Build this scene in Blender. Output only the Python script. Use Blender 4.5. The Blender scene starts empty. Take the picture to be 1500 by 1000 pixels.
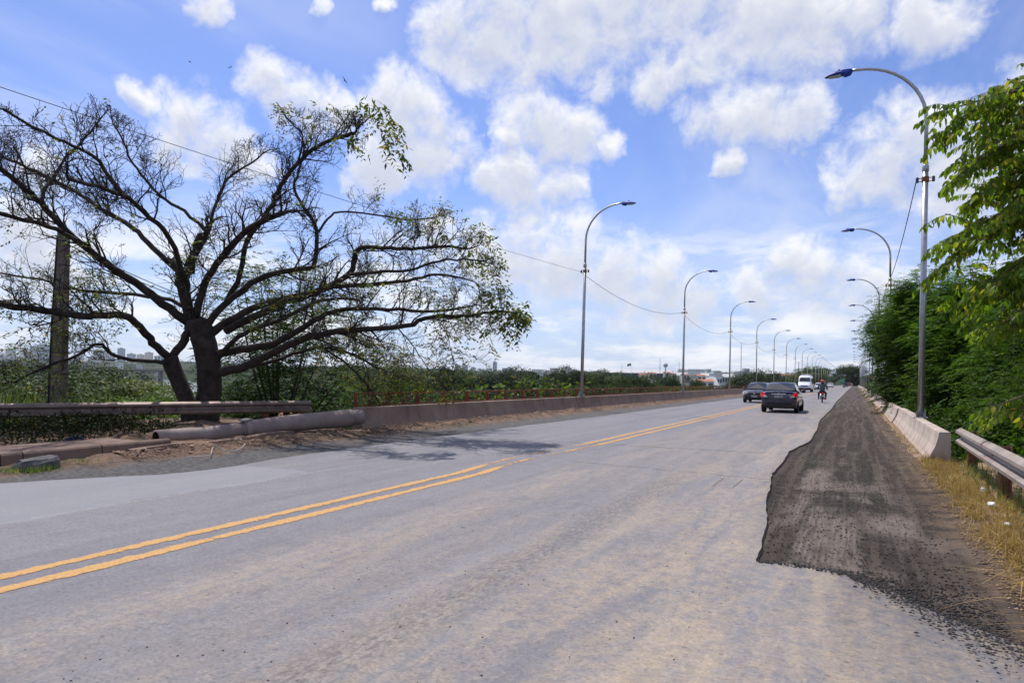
import bpy, math, random
import numpy as np
from mathutils import Vector, Matrix, noise as mnoise

R = math.radians
scene = bpy.context.scene
col = scene.collection
rnd = random.Random(7)
nrs = np.random.RandomState(11)

# ------------------------------------------------------------------ camera
FPX, CAMH = 1000.0, 1.5            # focal length in photo pixels (1500 wide), eye height
YAW, ROLL, PCY = math.atan(0.503), 0.0157, 553.1
cam_d = bpy.data.cameras.new('camera')
cam_d.sensor_width = 36.0
cam_d.lens = 36.0 * FPX / 1500.0
cam_d.shift_y = (PCY - 500.0) / 1500.0
cam_d.clip_start = 0.05
cam_d.clip_end = 20000.0
cam = bpy.data.objects.new('camera', cam_d)
col.objects.link(cam)
cam.location = (0, 0, CAMH)
cam.matrix_world = (Matrix.Translation((0, 0, CAMH)) @ Matrix.Rotation(YAW, 4, 'Z')
                    @ Matrix.Rotation(R(90), 4, 'X') @ Matrix.Rotation(ROLL, 4, 'Z'))
scene.camera = cam

_c, _s, _cr, _sr = math.cos(YAW), math.sin(YAW), math.cos(ROLL), math.sin(ROLL)
def ray(px, py):
    u = (px - 750) / FPX; v = -(py - PCY) / FPX
    a = u * _cr - v * _sr; b = u * _sr + v * _cr
    return Vector((a * _c - _s, a * _s + _c, b))
def gp(px, py, z=0.0):             # pixel -> point on a level surface
    d = ray(px, py); return Vector((0, 0, CAMH)) + d * ((z - CAMH) / d.z)
def atd(px, py, depth):            # pixel -> point at a depth along the view axis
    return Vector((0, 0, CAMH)) + ray(px, py) * depth
def atx(px, py, x):
    d = ray(px, py); return Vector((0, 0, CAMH)) + d * (x / d.x)

# ------------------------------------------------------------------ node helper
class NT:
    def __init__(self, tree):
        self.t = tree; self.n = tree.nodes; self.l = tree.links
    def node(self, kind, ins=None, **props):
        nd = self.n.new(kind)
        for k, v in props.items(): setattr(nd, k, v)
        for k, v in (ins or {}).items(): self.set(nd.inputs[k], v)
        return nd
    def set(self, sock, v):
        if isinstance(v, bpy.types.NodeSocket): self.l.new(v, sock)
        elif v is not None:
            if sock.type == 'RGBA' and len(v) == 3: v = (*v, 1)
            sock.default_value = v
    def m(self, op, a, b=None, c=None, clamp=False):
        nd = self.n.new('ShaderNodeMath'); nd.operation = op; nd.use_clamp = clamp
        for i, v in enumerate((a, b, c)):
            if v is not None: self.set(nd.inputs[i], v)
        return nd.outputs[0]
    def vm(self, op, a, b=None):
        nd = self.n.new('ShaderNodeVectorMath'); nd.operation = op
        self.set(nd.inputs[0], a)
        if b is not None: self.set(nd.inputs[1], b)
        return nd.outputs['Value'] if op in ('DOT_PRODUCT', 'LENGTH') else nd.outputs[0]
    def ss(self, x, a, b, lo=0.0, hi=1.0):      # smoothstep
        nd = self.n.new('ShaderNodeMapRange'); nd.interpolation_type = 'SMOOTHSTEP'
        self.set(nd.inputs[0], x)
        for i, v in zip((1, 2, 3, 4), (a, b, lo, hi)): self.set(nd.inputs[i], v)
        return nd.outputs[0]
    def mix(self, f, a, b, blend='MIX'):
        nd = self.n.new('ShaderNodeMix'); nd.data_type = 'RGBA'; nd.blend_type = blend
        self.set(nd.inputs[0], f); self.set(nd.inputs[6], a); self.set(nd.inputs[7], b)
        return nd.outputs[2]
    def noise(self, vec, scale, detail=4, rough=.55, dist=0.0, dims='3D'):
        nd = self.n.new('ShaderNodeTexNoise'); nd.noise_dimensions = dims
        if vec is not None: self.l.new(vec, nd.inputs['Vector'])
        nd.inputs['Scale'].default_value = scale; nd.inputs['Detail'].default_value = detail
        nd.inputs['Roughness'].default_value = rough; nd.inputs['Distortion'].default_value = dist
        return nd.outputs['Fac']
    def scale(self, vec, s):
        return self.vm('MULTIPLY', vec, s)
    def bump(self, h, strength=.3, dist=.02):
        nd = self.n.new('ShaderNodeBump'); nd.inputs['Strength'].default_value = strength
        nd.inputs['Distance'].default_value = dist; self.l.new(h, nd.inputs['Height'])
        return nd.outputs[0]

# ------------------------------------------------------------------ world, sun, exposure
SUN_EL, SUN_V = R(60), Vector((-1.0, 0.85, 0.0)).normalized()
world = bpy.data.worlds.new('World'); scene.world = world; world.use_nodes = True
w = NT(world.node_tree); w.n.clear()
sky = w.node('ShaderNodeTexSky'); sky.sky_type = 'NISHITA'; sky.sun_disc = False
sky.sun_elevation = SUN_EL; sky.sun_rotation = math.atan2(SUN_V.x, SUN_V.y)
sky.air_density = 1.0; sky.dust_density = 0.6; sky.ozone_density = 2.0
D = w.node('ShaderNodeTexCoord').outputs['Generated']
sep = w.node('ShaderNodeSeparateXYZ', {0: D})
dz = w.m('MAXIMUM', sep.outputs[2], 0.0)
inv = w.m('DIVIDE', 1.0, w.m('ADD', dz, 0.10))
P = w.node('ShaderNodeCombineXYZ', {0: w.m('MULTIPLY', sep.outputs[0], inv), 1: w.m('MULTIPLY', sep.outputs[1], inv), 2: 3.7}).outputs[0]
wn = w.node('ShaderNodeTexNoise', {'Scale': 11.0, 'Detail': 4.0, 'Roughness': .62}); w.l.new(D, wn.inputs['Vector'])
warp = w.vm('MULTIPLY', w.vm('SUBTRACT', wn.outputs['Color'], (.5, .5, .5)), (.10, .10, .07))
DW = w.vm('NORMALIZE', w.vm('ADD', D, warp))
DU = w.vm('NORMALIZE', w.vm('ADD', DW, (SUN_V.x * .004, SUN_V.y * .004, .022)))   # the same sky a little sunward, for shading the undersides
# cumulus heaps standing in given directions of the sky (pixel of the photo -> direction), radius in photo pixels
blobs = [(665,45,50),(720,40,75),(800,30,85),(880,25,90),(960,5,95),(1060,15,85),(1150,30,85),(1230,40,60),(1350,35,55),
         (880,122,24),(960,115,35),(1005,100,35),(1045,172,45),(1110,168,58),(1170,165,45),(1070,240,22),
         (800,185,55),(830,200,50),(745,205,25),(890,212,22),(760,268,55),(820,270,35),(715,265,28),
         (590,175,60),(560,150,40),(630,215,55),(680,225,30),(555,240,50),(400,130,42),(450,150,42),(490,165,30),
         (275,180,48),(320,215,52),(200,140,22),(360,235,30),(250,210,30),
         (1345,215,70),(1290,245,60),(1400,250,80),(1240,270,35),(1450,220,70),(1480,150,50),
         (300,5,28),(470,5,14),(560,5,18),
         (720,375,60),(770,370,55),(830,385,60),(890,400,60),(960,420,55),(1020,430,45),(1160,392,45),(1215,405,50),(1110,425,40),(1270,420,45),
         (60,390,55),(30,330,50),(640,350,35),(60,260,40),(700,460,60)]
acc = up = None
for (bx_, by_, br_) in blobs:
    d0 = ray(bx_, by_); ln = d0.length; d0 = d0.normalized()
    k_ = 1 - math.cos(br_ * 1.15 / (FPX * ln))    # 1 at the heart, 0 at the rim, negative beyond
    v = w.m('MULTIPLY_ADD', w.vm('DOT_PRODUCT', DW, tuple(d0)), 1.0 / k_, 1.0 - 1.0 / k_)
    acc = v if acc is None else w.m('MAXIMUM', acc, v)
    v = w.m('MULTIPLY_ADD', w.vm('DOT_PRODUCT', DU, tuple(d0)), 1.0 / k_, 1.0 - 1.0 / k_)
    up = v if up is None else w.m('MAXIMUM', up, v)
# the same kind of heaps, scattered by noise, over the rest of the sky
gen = w.m('MULTIPLY', w.m('SUBTRACT', w.noise(D, 4.5, 2, .5), .53), 9.0)
gen = w.m('ADD', gen, w.ss(w.vm('DOT_PRODUCT', D, tuple(ray(750, 380).normalized())), .70, .82, 0.0, -4.0))
acc = w.m('MAXIMUM', acc, gen)
acc = w.m('MAXIMUM', w.m('MINIMUM', acc, .9), -1.2)
up = w.m('MAXIMUM', w.m('MINIMUM', up, .9), -1.2)
n_hi = w.noise(D, 19.0, 9, .62, .25)
n_sh = w.noise(DU, 19.0, 4, .62, .25)
n_lo = w.noise(w.scale(P, (1, 1, 1)), 0.8, 5, .62, .3)
n_thin = w.noise(w.scale(P, (1.0, .35, 1.0)), 1.1, 5, .62, .8)
dens = w.m('ADD', w.m('MULTIPLY', acc, .85), w.m('MULTIPLY', w.m('SUBTRACT', n_hi, .50), 3.1))
a_cum = w.m('MULTIPLY', w.ss(dens, -.42, 1.0), .95)
n_dk = w.noise(w.scale(D, (1, 1, 3.2)), 7.0, 7, .62, .3)
deck = w.m('MULTIPLY', w.ss(w.m('ADD', w.m('MULTIPLY', n_lo, .4), w.m('MULTIPLY', n_dk, .6)), .42, .60), w.m('MULTIPLY', w.ss(sep.outputs[2], .27, .13), .85))
veil = w.m('MULTIPLY', w.ss(n_thin, .40, .80), .34)
alpha = w.m('MAXIMUM', a_cum, deck)
alpha = w.m('MAXIMUM', alpha, veil)
over = w.m('ADD', w.m('MULTIPLY', up, .6), w.m('MULTIPLY', w.m('SUBTRACT', n_sh, .5), .9))
lit = w.m('MULTIPLY', w.ss(over, .75, -.05), w.m('ADD', .82, w.m('MULTIPLY', w.ss(n_dk, .38, .56), .18)))
cloud_c = w.mix(lit, (6.9, 7.3, 8.5), (10.9, 10.9, 11.0))
skyc = w.mix(1.0, sky.outputs[0], (1.0, 1.10, 1.55), 'MULTIPLY')
skyc = w.mix(w.ss(sep.outputs[2], .30, .0, 0.0, .62), skyc, (5.9, 7.3, 10.0))
full = w.mix(alpha, skyc, cloud_c)
bg = w.node('ShaderNodeBackground', {0: full, 1: 0.095})
world.cycles.sampling_method = 'MANUAL'; world.cycles.sample_map_resolution = 256
w.l.new(bg.outputs[0], w.node('ShaderNodeOutputWorld').inputs[0])

sun_d = bpy.data.lights.new('sun', 'SUN'); sun_d.energy = 4.6; sun_d.angle = R(0.53); sun_d.color = (1.0, .955, .88)
sun = bpy.data.objects.new('sun', sun_d); col.objects.link(sun)
to_sun = Vector((SUN_V.x * math.cos(SUN_EL), SUN_V.y * math.cos(SUN_EL), math.sin(SUN_EL)))
sun.rotation_euler = to_sun.to_track_quat('Z', 'Y').to_euler(); sun.location = (-30, 20, 60)
vs = scene.view_settings
vs.view_transform = 'Standard'; vs.look = 'None'; vs.exposure = 0.0; vs.gamma = 1.0; vs.use_curve_mapping = False
scene.render.engine = 'CYCLES'
scene.cycles.max_bounces = 5; scene.cycles.diffuse_bounces = 2; scene.cycles.glossy_bounces = 3
scene.cycles.transmission_bounces = 4; scene.cycles.transparent_max_bounces = 12
scene.cycles.use_adaptive_sampling = True; scene.cycles.adaptive_threshold = 0.02
try: scene.cycles.use_denoising = True
except Exception: pass

# ------------------------------------------------------------------ materials
M = {}
def new_mat(name):
    m = bpy.data.materials.new(name); m.use_nodes = True
    t = NT(m.node_tree); t.n.clear()
    out = t.node('ShaderNodeOutputMaterial')
    M[name] = m
    return m, t, out
def principled(t, out, color, rough=.7, metal=0.0, normal=None, spec=.4, coat=0.0, **kw):
    b = t.node('ShaderNodeBsdfPrincipled')
    t.set(b.inputs['Base Color'], color); t.set(b.inputs['Roughness'], rough); t.set(b.inputs['Metallic'], metal)
    b.inputs['Specular IOR Level'].default_value = spec
    b.inputs['Coat Weight'].default_value = coat
    if normal is not None: t.l.new(normal, b.inputs['Normal'])
    for k, v in kw.items(): t.set(b.inputs[k], v)
    t.l.new(b.outputs[0], out.inputs[0])
    return b
def plain(name, color, rough=.6, metal=0.0, var=.18, scale=6.0, bump=0.0, spec=.4, coat=0.0, dirt=None, dirt_amt=.5, dirt_scale=2.0):
    m, t, out = new_mat(name)
    tc = t.node('ShaderNodeTexCoord').outputs['Object']
    n = t.noise(tc, scale, 6, .6)
    lo = tuple(c * (1 - var) for c in color); hi = tuple(min(1, c * (1 + var)) for c in color)
    c = t.mix(t.ss(n, .25, .75), lo, hi)
    if dirt:
        c = t.mix(t.m('MULTIPLY', t.ss(t.noise(tc, dirt_scale, 8, .65), .48, .68), dirt_amt), c, dirt)
    nb = t.bump(t.noise(tc, scale * 6, 6, .6), .4, bump) if bump else None
    principled(t, out, c, rough, metal, nb, spec, coat)
    return m
def leafy(name, c_dark, c_light, rough=.5, transl=.35, yellow=None, yamt=0.0, rnd_amt=.6, big_scale=.9):
    m, t, out = new_mat(name)
    ri = t.node('ShaderNodeNewGeometry').outputs['Random Per Island']
    oi = t.node('ShaderNodeObjectInfo').outputs['Random']
    tc = t.node('ShaderNodeTexCoord').outputs['Object']
    big = t.noise(tc, big_scale, 3)
    f = t.m('ADD', t.m('MULTIPLY', ri, rnd_amt), t.m('MULTIPLY', t.ss(big, .3, .7), 1 - rnd_amt))
    c = t.mix(f, c_dark, c_light)
    if yellow: c = t.mix(t.ss(t.m('FRACT', t.m('MULTIPLY', ri, 37.7)), 1 - yamt, 1 - yamt + .04), c, yellow)
    c = t.mix(t.m('MULTIPLY', oi, .35), c, t.mix(1.0, c, (1.25, .95, .7), 'MULTIPLY'))
    tone = t.m('ADD', .62, t.m('MULTIPLY', t.m('FRACT', t.m('MULTIPLY', oi, 7.31)), .75))
    c = t.vm('SCALE', c); t.set(c.node.inputs['Scale'], tone)
    b = t.node('ShaderNodeBsdfPrincipled'); t.l.new(c, b.inputs['Base Color'])
    b.inputs['Roughness'].default_value = rough; b.inputs['Specular IOR Level'].default_value = .16
    tr = t.node('ShaderNodeBsdfTranslucent'); t.l.new(t.mix(1.0, c, (1.25, 1.35, .5), 'MULTIPLY'), tr.inputs[0])
    mx = t.node('ShaderNodeMixShader', {0: transl}); t.l.new(b.outputs[0], mx.inputs[1]); t.l.new(tr.outputs[0], mx.inputs[2])
    t.l.new(mx.outputs[0], out.inputs[0])
    return m

def road_mat():
    m, t, out = new_mat('asphalt')
    tc = t.node('ShaderNodeTexCoord').outputs['Object']
    sp = t.node('ShaderNodeSeparateXYZ', {0: tc}); X, Y = sp.outputs[0], sp.outputs[1]
    streak = t.noise(t.scale(tc, (2.2, .10, 1)), 1.0, 6, .62, .3)
    streak2 = t.noise(t.scale(tc, (1.9, .30, 1)), 1.0, 8, .68, .9)
    big = t.noise(tc, .35, 5, .6)
    fine = t.noise(tc, 70, 4, .7)
    mid = t.noise(tc, 9, 6, .65)
    c = t.mix(t.ss(streak, .3, .7), (.160, .156, .177), (.218, .208, .222))
    c = t.mix(t.m('MULTIPLY', t.ss(big, .4, .65), .5), c, (.196, .191, .200))
    # pale dust, thicker towards the milled side and between the wheel paths
    dust_zone = t.m('ADD', t.ss(X, -4.9, -.6), t.m('MULTIPLY', t.ss(t.m('ABSOLUTE', t.m('ADD', X, 4.0)), .75, .1), .55))
    dust = t.m('MULTIPLY', dust_zone, t.ss(t.m('ADD', t.m('MULTIPLY', streak2, .6), t.m('MULTIPLY', mid, .4)), .38, .66))
    dust = t.m('MULTIPLY', dust, t.ss(Y, 60, 10, .5, 1.0))
    c = t.mix(t.m('MULTIPLY', dust, .95, clamp=True), c, (.395, .315, .232))
    # coarse ravelled wheel path
    rav = t.m('MULTIPLY', t.ss(t.m('ABSOLUTE', t.m('ADD', X, t.m('ADD', 2.42, t.m('MULTIPLY', t.m('SUBTRACT', big, .5), .7)))), .34, .04), t.ss(Y, 12.5, 9.0))
    ravn = t.ss(t.noise(t.scale(tc, (1, .45, 1)), 26, 5, .75), .42, .62)
    c = t.mix(t.m('MULTIPLY', t.m('MULTIPLY', rav, ravn), .62), c, (.085, .078, .075))
    rav2 = t.m('MULTIPLY', t.ss(t.m('ABSOLUTE', t.m('ADD', X, 3.55)), .5, .1), t.ss(t.noise(t.scale(tc, (1, .3, 1)), 14, 6, .75), .5, .66))
    c = t.mix(t.m('MULTIPLY', rav2, .30), c, (.12, .11, .105))
    # stones in the surface and oil specks
    vo = t.node('ShaderNodeTexVoronoi', {'Scale': 3.4}); t.l.new(t.scale(tc, (1, .8, 1)), vo.inputs['Vector'])
    rsel = t.node('ShaderNodeSeparateColor', {0: vo.outputs['Color']}).outputs[0]
    spot = t.m('MULTIPLY', t.ss(t.m('ADD', vo.outputs['Distance'], t.m('MULTIPLY', mid, .10)), .155, .10), t.ss(rsel, .45, .6))
    c = t.mix(t.m('MULTIPLY', t.m('MULTIPLY', spot, t.ss(X, -3.2, -1.0, .12, .8)), .75), c, (.145, .138, .150))
    vo2 = t.node('ShaderNodeTexVoronoi', {'Scale': 9.0}); t.l.new(tc, vo2.inputs['Vector'])
    rs2 = t.node('ShaderNodeSeparateColor', {0: vo2.outputs['Color']}).outputs[1]
    spot2 = t.m('MULTIPLY', t.ss(vo2.outputs['Distance'], .17, .11), t.ss(rs2, .72, .8))
    c = t.mix(t.m('MULTIPLY', spot2, .55), c, (.10, .098, .105))
    agg = t.node('ShaderNodeTexVoronoi', {'Scale': 52.0}); t.l.new(tc, agg.inputs['Vector'])
    agr = t.node('ShaderNodeSeparateColor', {0: agg.outputs['Color']}).outputs[0]
    mot = t.noise(t.scale(tc, (1.4, .8, 1)), 3.2, 7, .72)
    c = t.mix(t.ss(mot, .42, .66, 0, .38), c, t.mix(1.0, c, (.74, .73, .74), 'MULTIPLY'))
    c = t.mix(t.ss(mot, .44, .28, 0, .34), c, t.mix(1.0, c, (1.22, 1.19, 1.14), 'MULTIPLY'))
    c = t.mix(t.ss(agr, .62, .98, 0, .38), c, t.mix(1.0, c, (.55, .54, .55), 'MULTIPLY'))
    c = t.mix(t.ss(agr, .30, .02, 0, .34), c, t.mix(1.0, c, (1.45, 1.42, 1.36), 'MULTIPLY'))
    grit = t.noise(tc, 46, 6, .85)
    c = t.mix(t.m('MULTIPLY', t.ss(grit, .48, .62), t.ss(X, -7, -2, .28, .55)), c, t.mix(1.0, c, (.66, .65, .66), 'MULTIPLY'))
    c = t.mix(t.m('MULTIPLY', t.ss(grit, .46, .36), .45), c, t.mix(1.0, c, (1.3, 1.27, 1.22), 'MULTIPLY'))
    c = t.mix(t.m('MULTIPLY', t.ss(fine, .35, .75), .34), c, t.mix(1.0, c, (.66, .66, .68), 'MULTIPLY'))
    c = t.mix(t.m('MULTIPLY', t.ss(fine, .60, .80), .30), c, (.36, .35, .34))
    # a smoother resurfaced patch beside the verge
    wob = t.m('MULTIPLY', t.m('SUBTRACT', t.noise(tc, .8, 4), .5), 1.2)
    pat = t.m('MULTIPLY', t.ss(t.m('ADD', X, wob), -7.42, -7.50), t.ss(t.m('ADD', Y, wob), 8.1, 8.0))
    c = t.mix(t.m('MULTIPLY', pat, .55), c, (.238, .240, .262))
    # transverse joints / cracks
    cn = t.m('MULTIPLY', t.m('SUBTRACT', t.noise(t.scale(tc, (1, 0, 0)), 2.6, 6, .7), .5), .5)
    def crack(y0, slope, x0, x1, wdt, amt):
        nonlocal c
        dist = t.m('ABSOLUTE', t.m('SUBTRACT', t.m('ADD', Y, cn), t.m('ADD', y0, t.m('MULTIPLY', X, slope))))
        k = t.m('MULTIPLY', t.ss(dist, wdt, wdt * .35), t.m('MULTIPLY', t.ss(X, x0 - .3, x0 + .3), t.ss(X, x1 + .3, x1 - .3)))
        k = t.m('MULTIPLY', k, t.ss(t.noise(tc, 5, 4), .36, .5))
        c = t.mix(t.m('MULTIPLY', k, amt), c, (.045, .042, .042))
    crack(15.4, .07, -8.6, -1.3, .055, .95)
    crack(11.0, -.13, -4.6, -1.2, .035, .85)
    crack(14.1, .05, -8.8, -4.6, .03, .6)
    crack(27.0, .03, -9.0, -1.5, .07, .7)
    crack(44.0, .0, -9.0, -1.2, .09, .8)
    for xg in (-1.80, -1.52):
        k = t.m('MULTIPLY', t.ss(t.m('ABSOLUTE', t.m('SUBTRACT', X, xg)), .022, .008), t.m('MULTIPLY', t.ss(Y, 9.9, 10.1), t.ss(Y, 11.05, 10.85)))
        c = t.mix(t.m('MULTIPLY', k, .75), c, (.07, .055, .045))
    # long seam between two paving passes
    seam = t.ss(t.m('ABSOLUTE', t.m('ADD', t.m('ADD', X, 7.45), t.m('MULTIPLY', cn, .2))), .03, .01)
    c = t.mix(t.m('MULTIPLY', t.m('MULTIPLY', seam, t.ss(mid, .42, .6)), t.ss(Y, 9.5, 8.5, .0, .55)), c, (.34, .33, .33))
    bump = t.bump(t.m('ADD', t.m('MULTIPLY', fine, .6), t.m('MULTIPLY', t.noise(tc, 260, 2), .5)), .35, .012)
    principled(t, out, c, .78, 0, bump, .3)
    return m
def milled_mat():
    m, t, out = new_mat('milled_asphalt')
    tc = t.node('ShaderNodeTexCoord').outputs['Object']
    sp = t.node('ShaderNodeSeparateXYZ', {0: tc}); X, Y = sp.outputs[0], sp.outputs[1]
    mid = t.noise(tc, 6, 8, .7); fine = t.noise(tc, 55, 5, .75)
    c = t.mix(t.ss(mid, .3, .7), (.034, .028, .025), (.076, .061, .051))
    c = t.mix(t.m('MULTIPLY', t.ss(fine, .5, .72), .6), c, (.12, .105, .095))
    # scraped pale patches with comb grooves
    streak = t.noise(t.scale(tc, (3.2, .28, 1)), 1.0, 6, .6, .4)
    band = t.noise(t.scale(tc, (.7, 1.7, 1)), 1.0, 5, .6, .3)
    near = t.ss(Y, 22, 9, .45, 1.0)
    pale = t.m('MULTIPLY', t.m('MULTIPLY', t.ss(streak, .46, .60), t.ss(band, .40, .62)), t.m('MULTIPLY', near, .7))
    mid_lane = t.ss(t.m('ABSOLUTE', t.m('ADD', X, .15)), .95, .35)
    groove = t.m('ADD', .55, t.m('MULTIPLY', t.m('SINE', t.m('MULTIPLY', X, 125.0)), .45))
    pale = t.m('MULTIPLY', pale, t.m('ADD', .35, t.m('MULTIPLY', mid_lane, .65)))
    c = t.mix(t.m('MULTIPLY', pale, t.m('ADD', .45, t.m('MULTIPLY', groove, .45))), c, (.29, .245, .215))
    wb_ = t.m('MULTIPLY', t.m('SUBTRACT', t.noise(tc, 2.4, 6, .65), .5), .9)
    for (x0, x1, y0, y1, amt, gr_) in ((-.50, .06, 6.25, 8.9, .62, 1), (-.72, -.50, 8.0, 10.2, .5, 1), (.12, .62, 7.9, 9.1, .55, 0), (-.75, -.35, 10.6, 13.2, .55, 0), (-.1, .35, 5.7, 6.5, .4, 0), (-.4, .4, 10.9, 11.8, .35, 0), (.55, 1.05, 7.2, 8.0, .3, 0)):
        k = t.m('MULTIPLY', t.m('MULTIPLY', t.ss(t.m('ADD', X, t.m('MULTIPLY', wb_, .35)), x0 - .08, x0 + .10), t.ss(t.m('ADD', X, t.m('MULTIPLY', wb_, .35)), x1 + .08, x1 - .10)), t.m('MULTIPLY', t.ss(t.m('ADD', Y, wb_), y0 - .3, y0 + .3), t.ss(t.m('ADD', Y, wb_), y1 + .3, y1 - .3)))
        k = t.m('MULTIPLY', k, t.m('ADD', .25, t.m('MULTIPLY', t.ss(t.noise(t.scale(tc, (9, 1.2, 1)), 1.0, 5, .65), .3, .62), .75)))
        if gr_: k = t.m('MULTIPLY', k, t.m('ADD', .6, t.m('MULTIPLY', groove, .4)))
        c = t.mix(t.m('MULTIPLY', k, amt * 1.5, clamp=True), c, (.30, .245, .215))
    tracks = t.ss(t.noise(t.scale(tc, (5.5, .12, 1)), 1.0, 5, .6), .46, .62)
    c = t.mix(t.m('MULTIPLY', tracks, .42), c, (.19, .152, .126))
    reddish = t.m('MULTIPLY', t.ss(X, .35, 1.15), t.ss(t.noise(tc, 2.2, 6, .65), .38, .6))
    c = t.mix(t.m('MULTIPLY', reddish, .6), c, (.26, .175, .12))
    h = t.m('ADD', fine, t.m('MULTIPLY', t.noise(tc, 140, 3, .7), .7))
    principled(t, out, c, .95, 0, t.bump(h, .9, .03), .15)
    return m
def verge_mat(name, base, dark, pale, strip=None):
    m, t, out = new_mat(name)
    tc = t.node('ShaderNodeTexCoord').outputs['Object']
    sp = t.node('ShaderNodeSeparateXYZ', {0: tc}); X = sp.outputs[0]
    a = t.noise(tc, 1.6, 8, .65); b = t.noise(tc, 14, 6, .7); f = t.noise(tc, 60, 4, .7)
    c = t.mix(t.ss(a, .35, .65), dark, base)
    c = t.mix(t.m('MULTIPLY', t.ss(b, .5, .68), .75), c, pale)
    c = t.mix(t.m('MULTIPLY', t.ss(f, .55, .75), .5), c, dark)
    if strip:                       # an older strip of asphalt under the dirt
        k = t.ss(t.m('ADD', X, t.m('MULTIPLY', t.m('SUBTRACT', t.noise(t.scale(tc, (1, .5, 1)), 1.5, 6, .65), .5), 1.5)), -11.0, -10.4)
        old = t.mix(t.ss(b, .35, .65), (.075, .072, .074), (.165, .158, .155))
        c = t.mix(k, c, old)
    principled(t, out, c, .95, 0, t.bump(t.m('ADD', b, f), .7, .04), .1)
    return m
def paint_mat():
    m, t, out = new_mat('yellow_paint')
    tc = t.node('ShaderNodeTexCoord').outputs['Object']
    sp = t.node('ShaderNodeSeparateXYZ', {0: tc}); X, Y = sp.outputs[0], sp.outputs[1]
    n = t.noise(t.scale(tc, (1, .45, 1)), 24, 7, .75); b = t.noise(tc, 1.3, 3)
    c = t.mix(t.ss(t.noise(tc, 40, 4), .3, .7), (.44, .225, .055), (.56, .31, .09))
    ed = t.node('ShaderNodeAttribute', attribute_name='edge').outputs['Fac']
    rag = t.noise(t.scale(tc, (1, .7, 1)), 15, 6, .75)
    cover = t.m('ADD', t.m('ADD', t.m('MULTIPLY', n, .5), t.m('MULTIPLY', rag, .5)), t.m('MULTIPLY', t.m('SUBTRACT', b, .5), .42))
    gap = t.m('MULTIPLY', t.ss(Y, 9.9, 10.8), t.ss(Y, 15.4, 14.0))
    thr = t.m('ADD', t.m('ADD', .365, t.m('MULTIPLY', t.m('POWER', ed, 1.3), .26)), t.m('MULTIPLY', gap, .125))
    worn = t.ss(t.m('SUBTRACT', cover, thr), -.015, .05)
    worn = t.m('MULTIPLY', worn, .92)
    b_ = t.node('ShaderNodeBsdfPrincipled'); t.l.new(c, b_.inputs['Base Color']); b_.inputs['Roughness'].default_value = .7
    tr = t.node('ShaderNodeBsdfTransparent')
    mx = t.node('ShaderNodeMixShader'); t.l.new(worn, mx.inputs[0]); t.l.new(tr.outputs[0], mx.inputs[1]); t.l.new(b_.outputs[0], mx.inputs[2])
    t.l.new(mx.outputs[0], out.inputs[0]); return m
def concrete_mat(name, lo, hi, stain, stain_amt=.55):
    m, t, out = new_mat(name)
    tc = t.node('ShaderNodeTexCoord').outputs['Object']
    a = t.noise(tc, 1.3, 8, .65); drip = t.noise(t.scale(tc, (1, 1.8, .5)), 1.2, 6, .65); f = t.noise(tc, 45, 5, .7)
    c = t.mix(t.ss(a, .3, .7), lo, hi)
    c = t.mix(t.m('MULTIPLY', t.ss(drip, .46, .72), stain_amt), c, stain)
    sp = t.node('ShaderNodeSeparateXYZ', {0: tc})
    low = t.m('MULTIPLY', t.ss(t.m('ADD', sp.outputs[2], t.m('MULTIPLY', t.m('SUBTRACT', a, .5), .3)), .22, .02), .6)
    c = t.mix(low, c, (.30, .20, .14))
    c = t.mix(t.m('MULTIPLY', t.ss(f, .52, .75), .35), c, stain)
    principled(t, out, c, .9, 0, t.bump(t.m('ADD', f, a), .45, .015), .2)
    return m
def terrain_mat():
    m, t, out = new_mat('terrain')
    tc = t.node('ShaderNodeTexCoord').outputs['Object']
    a = t.noise(tc, .05, 8, .65); b = t.noise(tc, .6, 8, .7); k = t.noise(tc, .012, 4, .6)
    c = t.mix(t.ss(a, .35, .65), (.013, .026, .008), (.030, .046, .014))
    c = t.mix(t.m('MULTIPLY', t.ss(b, .5, .7), .6), c, (.025, .04, .012))
    c = t.mix(t.m('MULTIPLY', t.ss(k, .56, .68), .5), c, (.19, .13, .075))
    principled(t, out, c, .95, 0, t.bump(b, .8, .5), .1); return m
def carpaint(name, color, rough=.22, metal=.25):
    m, t, out = new_mat(name)
    tc = t.node('ShaderNodeTexCoord').outputs['Object']
    dust = t.m('MULTIPLY', t.ss(t.noise(tc, 3, 6, .65), .45, .75), .16)
    sp = t.node('ShaderNodeSeparateXYZ', {0: tc})
    dust = t.m('ADD', dust, t.ss(sp.outputs[2], .55, .15, 0, .18))
    principled(t, out, t.mix(dust, color, (.22, .18, .14)), t.m('ADD', rough, t.m('MULTIPLY', dust, .9)), metal, None, .5, .7)
    return m

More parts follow.
